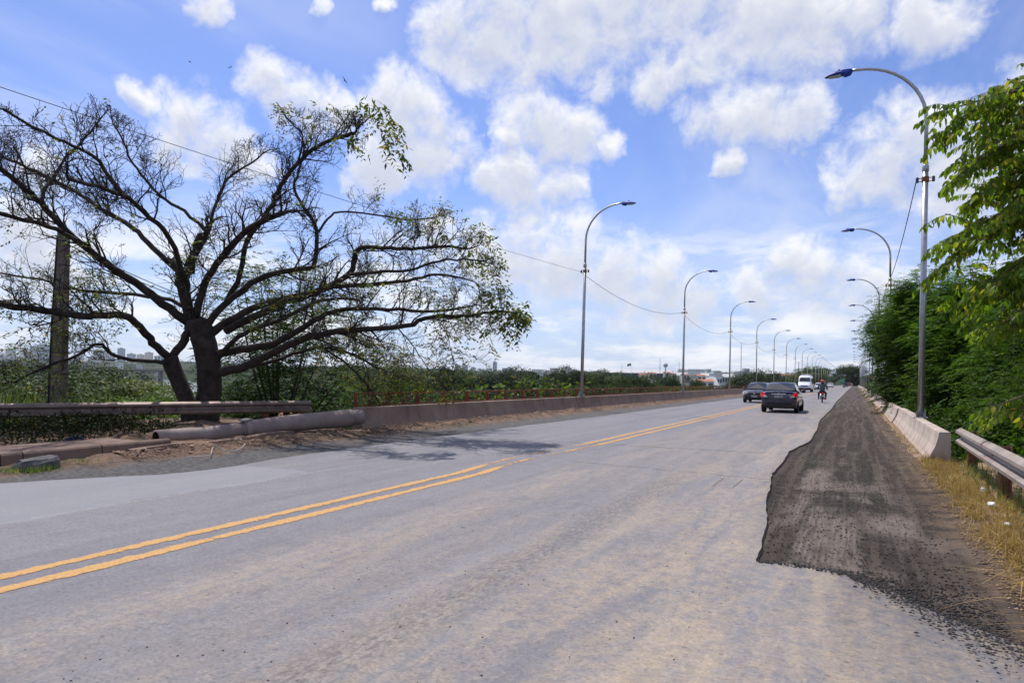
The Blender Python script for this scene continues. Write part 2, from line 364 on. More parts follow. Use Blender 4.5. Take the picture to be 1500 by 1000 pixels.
road_mat(); milled_mat(); paint_mat(); terrain_mat()
verge_mat('verge_dirt', (.235, .155, .11), (.085, .060, .046), (.31, .225, .165), True)
verge_mat('dry_dirt', (.36, .25, .165), (.17, .115, .08), (.42, .32, .22))
verge_mat('leaf_litter', (.20, .13, .08), (.07, .05, .03), (.30, .2, .12))
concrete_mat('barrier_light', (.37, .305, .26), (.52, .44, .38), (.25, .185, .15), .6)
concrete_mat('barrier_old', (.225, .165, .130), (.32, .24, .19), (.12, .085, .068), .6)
concrete_mat('kerb_concrete', (.15, .10, .08), (.23, .165, .135), (.07, .05, .04), .7)
concrete_mat('pipe_concrete', (.25, .20, .185), (.34, .28, .26), (.15, .11, .10))
plain('deck_concrete', (.25, .235, .22), .9, bump=.02)
plain('pole_concrete', (.20, .165, .145), .9, var=.25, bump=.02, scale=4)
plain('dark_stone', (.10, .098, .10), .95, var=.4, bump=.04, scale=8)
plain('galvanised', (.42, .42, .43), .42, .75, var=.16, scale=9, spec=.5)
plain('rail_steel', (.28, .235, .21), .55, .25, var=.25, scale=5, dirt=(.27, .18, .13), dirt_amt=.85)
plain('rail_steel_old', (.22, .165, .14), .6, .35, var=.25, scale=5, dirt=(.14, .10, .085), dirt_amt=.8)
plain('rust', (.225, .072, .032), .85, .1, var=.4, scale=8, bump=.01, dirt=(.10, .04, .025))
plain('rust_post', (.20, .09, .05), .85, .1, var=.4, scale=8, bump=.01)
plain('lamp_blue', (.012, .045, .34), .55, 0, var=.15, spec=.3)
plain('lamp_lens', (.42, .43, .40), .25, 0, var=.1, spec=.5)
plain('insulator', (.05, .03, .03), .35)
plain('cable', (.018, .017, .018), .7)
plain('bark_dark', (.036, .026, .021), .95, var=.55, scale=5, bump=.08, dirt=(.085, .066, .055), dirt_amt=.5, dirt_scale=4.0)
plain('bark_brown', (.10, .07, .05), .95, var=.4, scale=5, bump=.05)
leafy('leaf_sparse', (.05, .085, .018), (.15, .19, .045), .5, .45, (.33, .23, .04), .16)
leafy('leaf_feather', (.012, .040, .004), (.085, .172, .017), .6, .42, rnd_amt=.5, big_scale=.5)
leafy('leaf_broad', (.035, .075, .010), (.15, .23, .03), .42, .55, (.26, .26, .04), .14)
leafy('leaf_mango', (.008, .021, .005), (.044, .076, .017), .6, .2, rnd_amt=.45, big_scale=5.0)
leafy('leaf_mid', (.013, .032, .006), (.066, .104, .022), .6, .25, rnd_amt=.45, big_scale=5.0)
leafy('leaf_bright', (.035, .078, .011), (.13, .20, .036), .5, .4)
leafy('leaf_olive', (.06, .085, .018), (.16, .18, .045), .5, .35)
leafy('grass_green', (.05, .095, .022), (.18, .26, .08), .5, .4, (.30, .26, .10), .10)
leafy('grass_dry', (.28, .18, .07), (.60, .44, .20), .7, .3, (.20, .20, .06), .07)
leafy('weed_dark', (.007, .014, .004), (.030, .046, .012), .7, .2, (.10, .065, .03), .14)
plain('gravel', (.040, .036, .034), .9, var=.6, scale=30)
plain('gravel_pale', (.25, .165, .115), .95, var=.6, scale=12)
plain('white_plastic', (.74, .74, .75), .45, var=.06)
plain('blue_plastic', (.010, .015, .055), .5)
plain('rubber', (.015, .015, .016), .85, var=.3)
plain('rim_alloy', (.40, .40, .42), .35, .8)
plain('black_trim', (.010, .010, .012), .5)
plain('chrome', (.55, .55, .58), .18, .95)
plain('plate_grey', (.36, .37, .38), .5)
plain('plate_red', (.42, .03, .025), .5)
plain('plate_ink', (.02, .02, .025), .6)
plain('lamp_red', (.45, .012, .014), .2, spec=.6, coat=.5)
plain('lamp_clear', (.62, .60, .57), .15, spec=.6, coat=.5)
plain('lamp_amber', (.55, .30, .16), .2, spec=.6, coat=.5)
carpaint('paint_navy', (.020, .022, .055)); carpaint('paint_charcoal', (.022, .024, .042))
carpaint('paint_white', (.72, .73, .76), .3, 0); carpaint('paint_red', (.28, .025, .02), .3, 0); carpaint('paint_silver', (.38, .39, .41), .3, .5)
carpaint('paint_green', (.06, .30, .20), .4, 0)
m_, t_, o_ = new_mat('car_glass'); principled(t_, o_, (.014, .017, .026), .06, 0, None, .7, .6)
m_, t_, o_ = new_mat('tail_lit')
b_ = principled(t_, o_, (.42, .004, .006), .3); b_.inputs['Emission Color'].default_value = (1, .012, .012, 1); b_.inputs['Emission Strength'].default_value = .25
plain('jacket_blue', (.055, .085, .105), .9, var=.4, scale=14, bump=.01)
plain('trousers_dark', (.014, .016, .03), .9)
plain('skin_brown', (.22, .11, .07), .6)
plain('helmet_red', (.50, .07, .05), .3, var=.1, coat=.4)
plain('wall_white', (.78, .77, .75), .9, var=.1, scale=.4)
plain('wall_cream', (.68, .63, .56), .9, var=.1, scale=.4)
plain('wall_grey', (.55, .56, .58), .9, var=.1, scale=.4)
plain('wall_blue', (.03, .07, .33), .7, var=.1, scale=.4)
plain('roof_tile', (.42, .17, .09), .9, var=.3, scale=2)
plain('roof_metal', (.44, .44, .44), .6, .2, var=.15, scale=.5)
plain('window_dark', (.05, .06, .075), .3, spec=.6)
plain('mast_red', (.45, .16, .13), .6); plain('mast_grey', (.35, .35, .37), .6)
plain('flag_green', (.02, .14, .04), .8); plain('flag_yellow', (.62, .48, .04), .8); plain('flag_blue', (.01, .02, .15), .8)
plain('bird_black', (.012, .012, .012), .8)
m_, t_, o_ = new_mat('water'); tcw = t_.node('ShaderNodeTexCoord').outputs['Object']
principled(t_, o_, (.05, .065, .06), .08, 0, t_.bump(t_.noise(t_.scale(tcw, (1, .4, 1)), .8, 5), .25, .15), .5)

# ------------------------------------------------------------------ mesh helpers
class MB:
    def __init__(self): self.v = []; self.f = []; self.mi = []; self.cur = 0
    def quad_faces(self, fs):
        self.f += fs; self.mi += [self.cur] * len(fs)
    def box(self, x0, x1, y0, y1, z0, z1, taper=0.0):
        b = len(self.v); t = taper
        self.v += [(x0, y0, z0), (x1, y0, z0), (x1, y1, z0), (x0, y1, z0), (x0 + t, y0 + t, z1), (x1 - t, y0 + t, z1), (x1 - t, y1 - t, z1), (x0 + t, y1 - t, z1)]
        self.quad_faces([tuple(b + i for i in q) for q in ((3, 2, 1, 0), (4, 5, 6, 7), (0, 1, 5, 4), (1, 2, 6, 5), (2, 3, 7, 6), (3, 0, 4, 7))]); return self
    def bevbox(self, x0, x1, y0, y1, z0, z1, r):       # chamfered vertical edges and top
        ring = lambda i, z: [(x0 + r, y0 + i, z), (x1 - r, y0 + i, z), (x1 - i, y0 + r, z), (x1 - i, y1 - r, z), (x1 - r, y1 - i, z), (x0 + r, y1 - i, z), (x0 + i, y1 - r, z), (x0 + i, y0 + r, z)]
        rings = [ring(r * .6, z0), ring(0, z0 + r), ring(0, z1 - r), ring(r * .6, z1)]
        return self.loft(rings)
    def loft(self, rings, caps=True, closed=True):
        b = len(self.v); n = len(rings[0])
        for r_ in rings: self.v += [tuple(p) for p in r_]
        fs = []
        for i in range(len(rings) - 1):
            for j in range(n if closed else n - 1):
                k = (j + 1) % n
                fs.append((b + i * n + j, b + i * n + k, b + (i + 1) * n + k, b + (i + 1) * n + j))
        if caps:
            fs.append(tuple(b + j for j in reversed(range(n)))); fs.append(tuple(b + (len(rings) - 1) * n + j for j in range(n)))
        self.quad_faces(fs); return self
    def tube(self, pts, radii, n=8, caps=True):
        pts = [Vector(p) for p in pts]
        if not hasattr(radii, '__len__'): radii = [radii] * len(pts)
        rings = []; up = None
        for i, p in enumerate(pts):
            d = (pts[min(i + 1, len(pts) - 1)] - pts[max(i - 1, 0)])
            if d.length < 1e-9: d = Vector((0, 0, 1))
            d.normalize()
            if up is None: up = d.orthogonal().normalized()
            up = (up - d * up.dot(d))
            if up.length < 1e-6: up = d.orthogonal()
            up.normalize(); sd = d.cross(up)
            rings.append([p + (up * math.cos(a) + sd * math.sin(a)) * radii[i] for a in [2 * math.pi * k / n for k in range(n)]])
        return self.loft(rings, caps)
    def lathe(self, prof, n=16, origin=(0, 0, 0), axis='Z'):
        o = Vector(origin); rings = []
        for r_, h in prof:
            rg = []
            for k in range(n):
                a = 2 * math.pi * k / n; x, y = r_ * math.cos(a), r_ * math.sin(a)
                p = (x, y, h) if axis == 'Z' else ((h, x, y) if axis == 'X' else (y, h, x))
                rg.append(o + Vector(p))
            rings.append(rg)
        return self.loft(rings)
    def prism(self, poly, a, b, axis='Y'):               # poly in the plane across the axis
        def P3(p, t): return (p[0], t, p[1]) if axis == 'Y' else ((t, p[0], p[1]) if axis == 'X' else (p[0], p[1], t))
        return self.loft([[P3(p, a) for p in poly], [P3(p, b) for p in poly]])
    def build(self, name, mat, parent=None, smooth=False, mats=None, subsurf=0):
        me = bpy.data.meshes.new(name); me.from_pydata(self.v, [], self.f)
        for mm in (mats or [mat]): me.materials.append(M[mm])
        if mats: me.polygons.foreach_set('material_index', self.mi)
        if smooth: me.polygons.foreach_set('use_smooth', [True] * len(me.polygons))
        me.update()
        o = bpy.data.objects.new(name, me); col.objects.link(o)
        if parent: o.parent = parent
        if subsurf:
            md = o.modifiers.new('sub', 'SUBSURF'); md.levels = md.render_levels = subsurf
        return o
def np_obj(name, verts, faces, mat, parent=None, smooth=False):
    me = bpy.data.meshes.new(name); verts = np.asarray(verts, dtype=np.float32); faces = np.asarray(faces, dtype=np.int32)
    nv, nf, k = len(verts), len(faces), faces.shape[1]
    me.vertices.add(nv); me.vertices.foreach_set('co', verts.ravel())
    me.loops.add(nf * k); me.loops.foreach_set('vertex_index', faces.ravel())
    me.polygons.add(nf); me.polygons.foreach_set('loop_start', np.arange(nf, dtype=np.int32) * k); me.polygons.foreach_set('loop_total', np.full(nf, k, dtype=np.int32))
    if smooth: me.polygons.foreach_set('use_smooth', np.ones(nf, dtype=bool))
    me.update(calc_edges=True); me.validate()
    me.materials.append(M[mat])
    o = bpy.data.objects.new(name, me); col.objects.link(o)
    if parent: o.parent = parent
    return o
def tag(o, label=None, cat=None, group=None, kind=None):
    if label: o['label'] = label
    if cat: o['category'] = cat
    if group: o['group'] = group
    if kind: o['kind'] = kind
    return o
def empty(name, loc=(0, 0, 0), rz=0.0):
    o = bpy.data.objects.new(name, None); col.objects.link(o); o.location = loc; o.rotation_euler = (0, 0, rz); o.empty_display_size = .2
    return o
KIDS = {}
def copy_tree(o, parent=None):
    c = o.copy(); col.objects.link(c); c.parent = parent
    for ch in list(o.children): copy_tree(ch, c)
    return c
def struct(o): o['kind'] = 'structure'; return o
def sm(a, b, t):
    t = min(1, max(0, (t - a) / (b - a))); return t * t * (3 - 2 * t)

# ------------------------------------------------------------------ terrain, water
RIVER = [(420, 190), (150, 215), (0, 225), (-200, 240), (-370, 262), (-520, 360), (-660, 460), (-900, 640), (-1200, 900), (-1700, 1300)]
def river_d(x, y):
    best = 1e9
    for (ax, ay), (bx, by) in zip(RIVER[:-1], RIVER[1:]):
        dx, dy = bx - ax, by - ay; t = max(0, min(1, ((x - ax) * dx + (y - ay) * dy) / (dx * dx + dy * dy)))
        best = min(best, math.hypot(x - ax - dx * t, y - ay - dy * t))
    return best
def height(x, y):
    r = math.hypot(x, y)
    lf_ = sm(.72, .92, math.atan2(-x, max(y, 1e-3))) if x < 0 else 0.0
    v = -8 + (.028 * min(max(r - 450, 0), 500) + .010 * min(max(r - 950, 0), 1900)) * (1 - lf_) + .026 * min(max(r - 1000, 0), 1500) * lf_
    v += mnoise.noise((x * .013, y * .013, 1.3)) * 1.0 + mnoise.noise((x * .0022, y * .0022, 5.3)) * min(14, max(0, r - 500) * .015)
    rd = river_d(x, y)
    v += (-11.5 - v) * (1 - sm(30, 75, rd)) if r < 1500 else 0
    lat = 1 - (sm(17.2, 33, -x) if x < 0 else sm(2.9, 11, x))
    near = (1 - sm(13.2, 24, y)) * lat
    farp = sm(430, 475, y) * (1 - sm(640, 720, y)) * (1 - sm(14, 60, abs(x + 5)))
    v = v + (-.14 - v) * near
    v = v + (-.14 - v) * farp
    return v
def axis_pts(lims):
    out = []
    for a, b, st in lims: out += list(np.arange(a, b, st))
    return out + [lims[-1][1]]
xs = axis_pts([(-7000, -2500, 500), (-2500, -900, 100), (-900, -120, 26), (-120, -40, 8), (-40, 24, 2), (24, 120, 8), (120, 900, 26), (900, 2500, 100), (2500, 7000, 500)])
ys = axis_pts([(-600, -60, 60), (-60, -8, 8), (-8, 40, 2), (40, 200, 10), (200, 900, 26), (900, 2800, 80), (2800, 8000, 500)])
tv = [(x, y, height(x, y)) for y in ys for x in xs]; nx = len(xs)
tf = [(j * nx + i, j * nx + i + 1, (j + 1) * nx + i + 1, (j + 1) * nx + i) for j in range(len(ys) - 1) for i in range(nx - 1)]
struct(np_obj('ground', tv, tf, 'terrain', smooth=True))
wv, wf = [], []
for i, (ax, ay) in enumerate(RIVER):
    p0 = RIVER[max(0, i - 1)]; p1 = RIVER[min(len(RIVER) - 1, i + 1)]
    d = Vector((p1[0] - p0[0], p1[1] - p0[1])).normalized(); n_ = Vector((-d.y, d.x)) * 72
    wv += [(ax + n_.x, ay + n_.y, -9.2), (ax - n_.x, ay - n_.y, -9.2)]
    if i: b = 2 * i; wf.append((b - 2, b - 1, b + 1, b))
struct(np_obj('water', wv, wf, 'water'))

# ------------------------------------------------------------------ bridge deck, road, milled strip, verges
bd = MB(); bd.prism([(-13.6, -.12), (1.72, -.12), (1.72, -.55), (1.0, -.75), (.6, -2.0), (-12.0, -2.0), (-12.6, -.75), (-13.6, -.55)], 14.2, 455)
struct(bd.build('bridge_deck', 'deck_concrete'))
for k in range(12):
    yy = 38 + k * 36
    g = min(height(-6, yy), -8.0) - 1
    pr = MB(); pr.loft([[(-11.5, yy - .9, -2.02), (.2, yy - .9, -2.02), (.2, yy + .9, -2.02), (-11.5, yy + .9, -2.02)][::-1],
                        [(-9.5, yy - .8, -3.6), (-1.8, yy - .8, -3.6), (-1.8, yy + .8, -3.6), (-9.5, yy + .8, -3.6)][::-1],
                        [(-8.5, yy - .7, g), (-2.8, yy - .7, g), (-2.8, yy + .7, g), (-8.5, yy + .7, g)][::-1]])
    struct(pr.build('bridge_pier', 'deck_concrete'))

ROAD_END = 700
def wob(y, a=.05, f=1.3, s=0.0): return a * mnoise.noise((y * f, s, .7)) + a * .5 * mnoise.noise((y * f * 4, s, 3.1))
mill_pts = [(6.02, -.72), (7.5, -.80), (9.2, -.98), (10.6, -1.09), (12.0, -1.20), (14.0, -1.20), (16.0, -1.27), (19.0, -1.02), (23.5, -1.07), (30, -1.25), (42, -1.2), (60, -1.35), (90, -1.3), (120, -1.4), (ROAD_END, -1.4)]
def lerp_pts(pts, y):
    for (a, x0), (b, x1) in zip(pts[:-1], pts[1:]):
        if y <= b: return x0 + (x1 - x0) * max(0, (y - a) / (b - a))
    return pts[-1][1]
left_pts = [(-12, -10.3), (5.1, -10.1), (6.6, -9.1), (7.3, -8.9), (9, -9.15), (10.8, -9.25), (16, -9.28), (28, -9.2), (ROAD_END, -9.2)]
yy = sorted(set([round(v, 3) for v in list(np.arange(-14, 6.02, .5)) + [6.02] + list(np.arange(6.1, 32, .12)) + list(np.arange(32, 120, 1.5)) + list(np.arange(120, ROAD_END + 1, 10))]))
rv, rf = [], []
front_pts = [(-.72, 6.02), (-.35, 6.05), (-.05, 6.0), (.2, 5.75), (.42, 5.45), (.7, 5.15), (1.0, 4.85), (1.6, 4.4), (4.0, 3.2)]
NXR = 14
for y in yy:
    xl = lerp_pts(left_pts, y) + wob(y, .07, 1.1)
    if y >= 6.02:
        xr = lerp_pts(mill_pts, y) + (wob(y, .022, 2.2, 9.0) if y > 6.05 else 0)
    else: xr = -.72
    for k in range(NXR): rv.append((xl + (xr - xl) * k / (NXR - 1), y, 0.0))
for j in range(len(yy) - 1):
    for k in range(NXR - 1): a = j * NXR + k; rf.append((a, a + 1, a + NXR + 1, a + NXR))
# vertical broken lip along the milled cut
base = len(rv)
i0 = yy.index(6.02)
for j in range(i0, len(yy)):
    x, y, _ = rv[j * NXR + NXR - 1]; rv.append((x + .012, y, -.06))
for j in range(i0, len(yy) - 1):
    a = j * NXR + NXR - 1; rf.append((a, a + NXR, base + j - i0 + 1, base + j - i0))
# the near right corner, in front of the cut
fx = list(np.arange(-.72, 4.01, .08)); b2 = len(rv)
for x in fx:
    for (xa, ya), (xb, yb) in zip(front_pts[:-1], front_pts[1:]):
        if x <= xb + 1e-6: yf = ya + (yb - ya) * (x - xa) / (xb - xa); break
    yf += (wob(x * 3, .05, 1.5, 4.0) if x > -.65 else 0)
    fade = sm(-.2, .9, x)                       # towards the right the step is buried in crumbs
    rv += [(x, -14, 0.0), (x, 2.5, 0.0), (x, yf, -.03 * fade), (x, yf + .012, -.06)]
for i in range(len(fx) - 1):
    for k in range(3): a = b2 + i * 4 + k; rf.append((a, a + 4, a + 5, a + 1))
struct(np_obj('road', rv, rf, 'asphalt'))

mv, mf = [], []
ym = list(np.arange(3.0, 40, .25)) + list(np.arange(40, ROAD_END, 6)); NM = 13
for y in ym:
    for k in range(NM):
        x = -1.75 + 3.1 * k / (NM - 1)
        mv.append((x, y, -.042 + .010 * mnoise.noise((x * 1.5, y * .7, 0)) + .006 * mnoise.noise((x * 6, y * 6, 2)) + .03 * sm(.6, 1.3, x)))
for j in range(len(ym) - 1):
    for k in range(NM - 1): a = j * NM + k; mf.append((a, a + 1, a + NM + 1, a + NM))
struct(np_obj('milled_strip', mv, mf, 'milled_asphalt', smooth=True))

# right verge: dry dirt between the milled strip and the barrier / guardrail
vv, vf = [], []
yv = list(np.arange(-6, 40, .2)) + list(np.arange(40, 455, 5)); NV = 12
for y in yv:
    xl = 1.02 + wob(y, .12, .9, 6.0) if y > 5 else 1.35
    xr = 1.62 if y > 15.6 else 4.2
    for k in range(NV):
        f = k / (NV - 1); x = xl + (xr - xl) * f
        z = -.06 + .07 * sm(0, .35, f) + .05 * abs(mnoise.noise((x * 2.3, y * 1.7, 8))) * sm(0, .2, f) + .02 * mnoise.noise((x * 9, y * 9, 1))
        if y <= 15.6: z -= .9 * sm(2.6, 4.2, x)
        vv.append((x, y, z))
for j in range(len(yv) - 1):
    for k in range(NV - 1): a = j * NV + k; vf.append((a, a + 1, a + NV + 1, a + NV))
struct(np_obj('right_verge', vv, vf, 'dry_dirt', smooth=True))
# left verge: old asphalt strip, then reddish dirt heaped against the barrier
vv, vf = [], []
yv = list(np.arange(-8, 45, .2)) + list(np.arange(45, 455, 5)); NV = 22
for y in yv:
    xr = lerp_pts(left_pts, y) + .35; xl = -12.1 if y > 14.4 else -17.5
    for k in range(NV):
        f = (k / (NV - 1)) ** (1.0 if y > 14.4 else 1.5); x = xr + (xl - xr) * f
        heap = sm(-10.5, -11.5, x)
        z = -.028 + heap * (.07 + .11 * abs(mnoise.noise((x * 1.7, y * .9, 2))) + .06 * mnoise.noise((x * 5, y * 4, 6))) + .008 * mnoise.noise((x * 8, y * 8, 1))
        if y <= 14.4: z += .12 * sm(-12.8, -14.5, x)
        vv.append((x, y, z))
for j in range(len(yv) - 1):
    for k in range(NV - 1): a = j * NV + k; vf.append((a, a + NV, a + NV + 1, a + 1))
struct(np_obj('left_verge', vv, vf, 'verge_dirt', smooth=True))

# double yellow centre line
def line_x(y):
    return lerp_pts([(-10, -5.30), (9.2, -5.36), (10.4, -5.50), (11.5, -5.55), (15, -5.38), (ROAD_END, -5.38)], y)
for off in (-.165, .165):
    lv, lf, la = [], [], []; ly = list(np.arange(-8, 40, .4)) + list(np.arange(40, ROAD_END - 5, 8))
    for y in ly:
        x = line_x(y) + off
        for dx_, e_ in ((-.10, 1.0), (-.03, 0.0), (.03, 0.0), (.10, 1.0)): lv.append((x + dx_, y, .004)); la.append(e_)
    for j in range(len(ly) - 1):
        for k in range(3): lf.append((4 * j + k, 4 * j + k + 1, 4 * j + k + 5, 4 * j + k + 4))
    lo_ = struct(np_obj('centre_line', lv, lf, 'yellow_paint'))
    at_ = lo_.data.attributes.new('edge', 'FLOAT', 'POINT'); at_.data.foreach_set('value', la)

# ------------------------------------------------------------------ loose stones
def stones(name, pts, sizes, mat, flat=.6):
    n = len(pts); base = np.array([(1, 0, 0), (0, 1, 0), (-1, 0, 0), (0, -1, 0), (0, 0, 1), (0, 0, -.5)], float)
    V = base[None] * (1 + .45 * nrs.randn(n, 6, 1) * .6) * np.asarray(sizes)[:, None, None]
    V[:, :, 2] *= flat
    ang = nrs.rand(n) * 6.28; ca, sa = np.cos(ang)[:, None], np.sin(ang)[:, None]
    x, y = V[:, :, 0].copy(), V[:, :, 1].copy(); V[:, :, 0] = x * ca - y * sa; V[:, :, 1] = x * sa + y * ca
    V += np.asarray(pts)[:, None, :]
    F = np.array([(0, 1, 4), (1, 2, 4), (2, 3, 4), (3, 0, 4), (1, 0, 5), (2, 1, 5), (3, 2, 5), (0, 3, 5)])
    F = (F[None] + (np.arange(n) * 6)[:, None, None]).reshape(-1, 3)
    return np_obj(name, V.reshape(-1, 3), F, mat)
pts, szs = [], []
for i in range(5200):      # crumbs spilled in front of and over the cut edge
    x = rnd.uniform(-.7, 1.7); 
    for (xa, ya), (xb, yb) in zip(front_pts[:-1], front_pts[1:]):
        if x <= xb: yf = ya + (yb - ya) * (x - xa) / (xb - xa); break
    spread = .10 + .75 * sm(-.3, 1.0, x)
    y = yf + rnd.gauss(.08, spread * .5)
    if x < .0 and y < yf - .12: continue
    pts.append((x, y, .004 if y < yf else -.035)); szs.append(rnd.choice((.006, .008, .010, .013)) * (1 + .5 * (rnd.random() < .04)))
for i in range(7000):      # crumbs on the milled strip
    y = 5.5 + 30 * rnd.random() ** 2; x = rnd.uniform(-1.05, 1.25)
    if x < lerp_pts(mill_pts, y) + .03: continue
    pts.append((x, y, -.034)); szs.append(rnd.uniform(.005, .014))
for i in range(500):
    y = 2 + 18 * rnd.random() ** 1.5; x = rnd.uniform(-4, -.8); pts.append((x, y, .002)); szs.append(rnd.uniform(.003, .008))
tag(stones('asphalt_crumbs', pts, szs, 'gravel'), 'black asphalt crumbs scattered along the cut edge of the milled strip', 'gravel', kind='stuff')
pts, szs = [], []
for i in range(4200):
    y = 7.5 + 60 * rnd.random() ** 1.6; x = -11.75 + .9 * abs(rnd.gauss(0, .6))
    if x > -9.6: continue
    pts.append((x, y, .05 + .05 * sm(-10.6, -11.6, x))); szs.append(rnd.uniform(.008, .032) * (1 + 1.5 * (rnd.random() < .04)))
for i in range(1800):
    y = 5 + 40 * rnd.random() ** 1.6; x = rnd.uniform(.95, 1.35); pts.append((x, y, .0)); szs.append(rnd.uniform(.006, .024))
tag(stones('dirt_clods', pts, szs, 'gravel_pale'), 'reddish dirt clods and stones lying along the barrier feet', 'rubble', kind='stuff')

# ------------------------------------------------------------------ concrete barriers
def barrier(name, x_toe, side, y0, segs, mat, label, hgt=.585):
    root = empty(name, (x_toe, y0, 0)); y = 0
    for i, (ln, dx, dh) in enumerate(segs):
        prof = [(0, -.12), (0, .05), (.05, .10), (.145, .30), (.185, .45), (.205, hgt + dh - .015), (.22, hgt + dh), (.385, hgt + dh), (.40, hgt + dh - .02), (.40, -.12)]
        rings = []; n = max(2, int(ln / 1.1)) if y < 40 else 2
        for k in range(n + 1):
            yy_ = y + .012 + (ln - .024) * k / n
            rings.append([(side * (px_ + dx + 0.0025 * mnoise.noise((yy_ * 1.1, pz * 2, i))), yy_, pz + (.006 * mnoise.noise((yy_ * 2.5, px_ * 3, 4.0 + i)) if pz > .5 else 0)) for px_, pz in prof])
        if side < 0: rings = [r_[::-1] for r_ in rings]
        mb = MB(); mb.loft(rings); mb.build('barrier_segment', mat, root)
        y += ln
    tag(root, label, 'barrier'); return root
segsR = [(8.2, 0, 0), (6.0, .03, .01), (7.0, -.02, -.012), (6.5, .02, .0)] + [(rnd.uniform(5.5, 7.5), rnd.uniform(-.03, .03), rnd.uniform(-.015, .015)) for _ in range(60)]
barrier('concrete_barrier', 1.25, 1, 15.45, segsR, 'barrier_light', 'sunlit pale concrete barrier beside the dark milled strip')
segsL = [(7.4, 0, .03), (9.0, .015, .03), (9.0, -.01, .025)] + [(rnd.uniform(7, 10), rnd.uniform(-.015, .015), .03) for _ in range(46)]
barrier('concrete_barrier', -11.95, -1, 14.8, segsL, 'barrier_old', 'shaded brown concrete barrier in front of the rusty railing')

# ------------------------------------------------------------------ rusty railing behind the left barrier
rail = empty('bridge_railing', (-13.1, 15.8, -.14))
tag(rail, 'rusty orange steel railing of framed panels behind the left concrete barrier', 'railing')
ZT, ZB = 1.12, .72
def mbox(*a): return MB().box(*a)
pm = {}
PITCH = 1.62
proto_parts = [('post', mbox(-.03, .03, -.035, .035, 0, ZT - .05), 0.035), ('post', None, PITCH - .095), ('baluster', mbox(-.016, .016, -.018, .018, ZB + .04, ZT - .05), PITCH / 2 - .03),
               ('top_rail', mbox(-.032, .032, 0, PITCH - .06, ZT - .048, ZT), 0.0), ('bottom_rail', mbox(-.022, .022, .07, PITCH - .13, ZB, ZB + .038), 0.0)]
src = {}
for i in range(34):
    for nm, mb, yo in proto_parts:
        if nm not in src: o = mb.build(nm, 'rust', rail); src[nm] = o
        else: o = src[nm].copy(); col.objects.link(o); o.parent = rail
        o.location = (rnd.uniform(-.008, .008), i * PITCH + yo, rnd.uniform(-.006, .006) if nm == 'post' else 0)
far = MB()
for i in range(34, 250):
    y = i * PITCH
    far.box(-.03, .03, y, y + .07, 0, ZT - .05); far.box(-.03, .03, y + PITCH - .13, y + PITCH - .06, 0, ZT - .05)
    far.box(-.032, .032, y, y + PITCH - .06, ZT - .048, ZT); far.box(-.022, .022, y + .07, y + PITCH - .13, ZB, ZB + .038)
tag(far.build('far_panels', 'rust', rail), kind='stuff')

# ------------------------------------------------------------------ guardrails
def wbeam(path, mat, root, post_every=2.0, ztop=.79, out=1, wood=None):
    """W-beam along a plan polyline; out=+1: the face looks to the right of the travel direction"""
    P2 = [Vector((p[0], p[1], 0)) for p in path]
    prof = [(0, .0), (.03, -.012), (.080, -.045), (.084, -.088), (.008, -.128), (.0, -.155), (.008, -.182), (.084, -.222), (.080, -.265), (.03, -.298), (0, -.31)]
    prof2 = [(a - .008, b) for a, b in prof[::-1]]
    rings = []
    for i, p in enumerate(P2):
        d = (P2[min(i + 1, len(P2) - 1)] - P2[max(i - 1, 0)]).normalized(); n_ = Vector((d.y, -d.x, 0)) * out
        rings.append([p + n_ * a + Vector((0, 0, ztop + b)) for a, b in prof + prof2])
    if out < 0: rings = [r_[::-1] for r_ in rings]
    mb = MB(); mb.loft(rings); bm_o = mb.build('beam', mat, root, smooth=False)
    # bolts and posts
    acc_, last = 0, P2[0]
    L = sum((b - a).length for a, b in zip(P2[:-1], P2[1:])); s_ = .4
    while s_ < L:
        rem = s_
        for a, b in zip(P2[:-1], P2[1:]):
            ln = (b - a).length
            if rem <= ln: p = a + (b - a) * rem / ln; d = (b - a).normalized(); break
            rem -= ln
        n_ = Vector((d.y, -d.x, 0)) * out; ang = math.atan2(d.y, d.x)
        pb = MB(); pb.box(-.07, .07, -.012, .012, -.6, ztop - .03); pb.box(-.07, -.055, -.06, .06, -.6, ztop - .03); pb.box(.055, .07, -.06, .06, -.6, ztop - .03)
        po = pb.build('post', 'rust_post', root); po.location = p - n_ * .14; po.rotation_euler = (0, 0, ang + R(90))
        bo = MB().lathe([(.018, 0), (.018, .01), (.008, .016)], 6, axis='Z').build('bolt', 'galvanised', bm_o)
        bo.location = p + n_ * .004 + Vector((0, 0, ztop - .155)); bo.rotation_euler = (n_).to_track_quat('Z', 'Y').to_euler()
        s_ += post_every
gl = empty('guardrail', (0, 0, 0)); tag(gl, 'old dull brown steel guardrail in front of the large bare tree', 'guardrail')
wbeam([(-21.5, -2.5), (-18.6, 2.5), (-15.9, 7.9), (-14.4, 11.2), (-13.15, 14.05)], 'rail_steel_old', gl, 3.4, .80, 1)
gr = empty('guardrail', (0, 0, 0)); tag(gr, 'light grey steel guardrail above the dry grass with a rusty post', 'guardrail')
wbeam([(1.72, 14.7), (1.70, 13.6), (1.62, 8.5), (1.60, 2.0), (1.6, -4.0)], 'rail_steel', gr, 3.2, .72, 1)

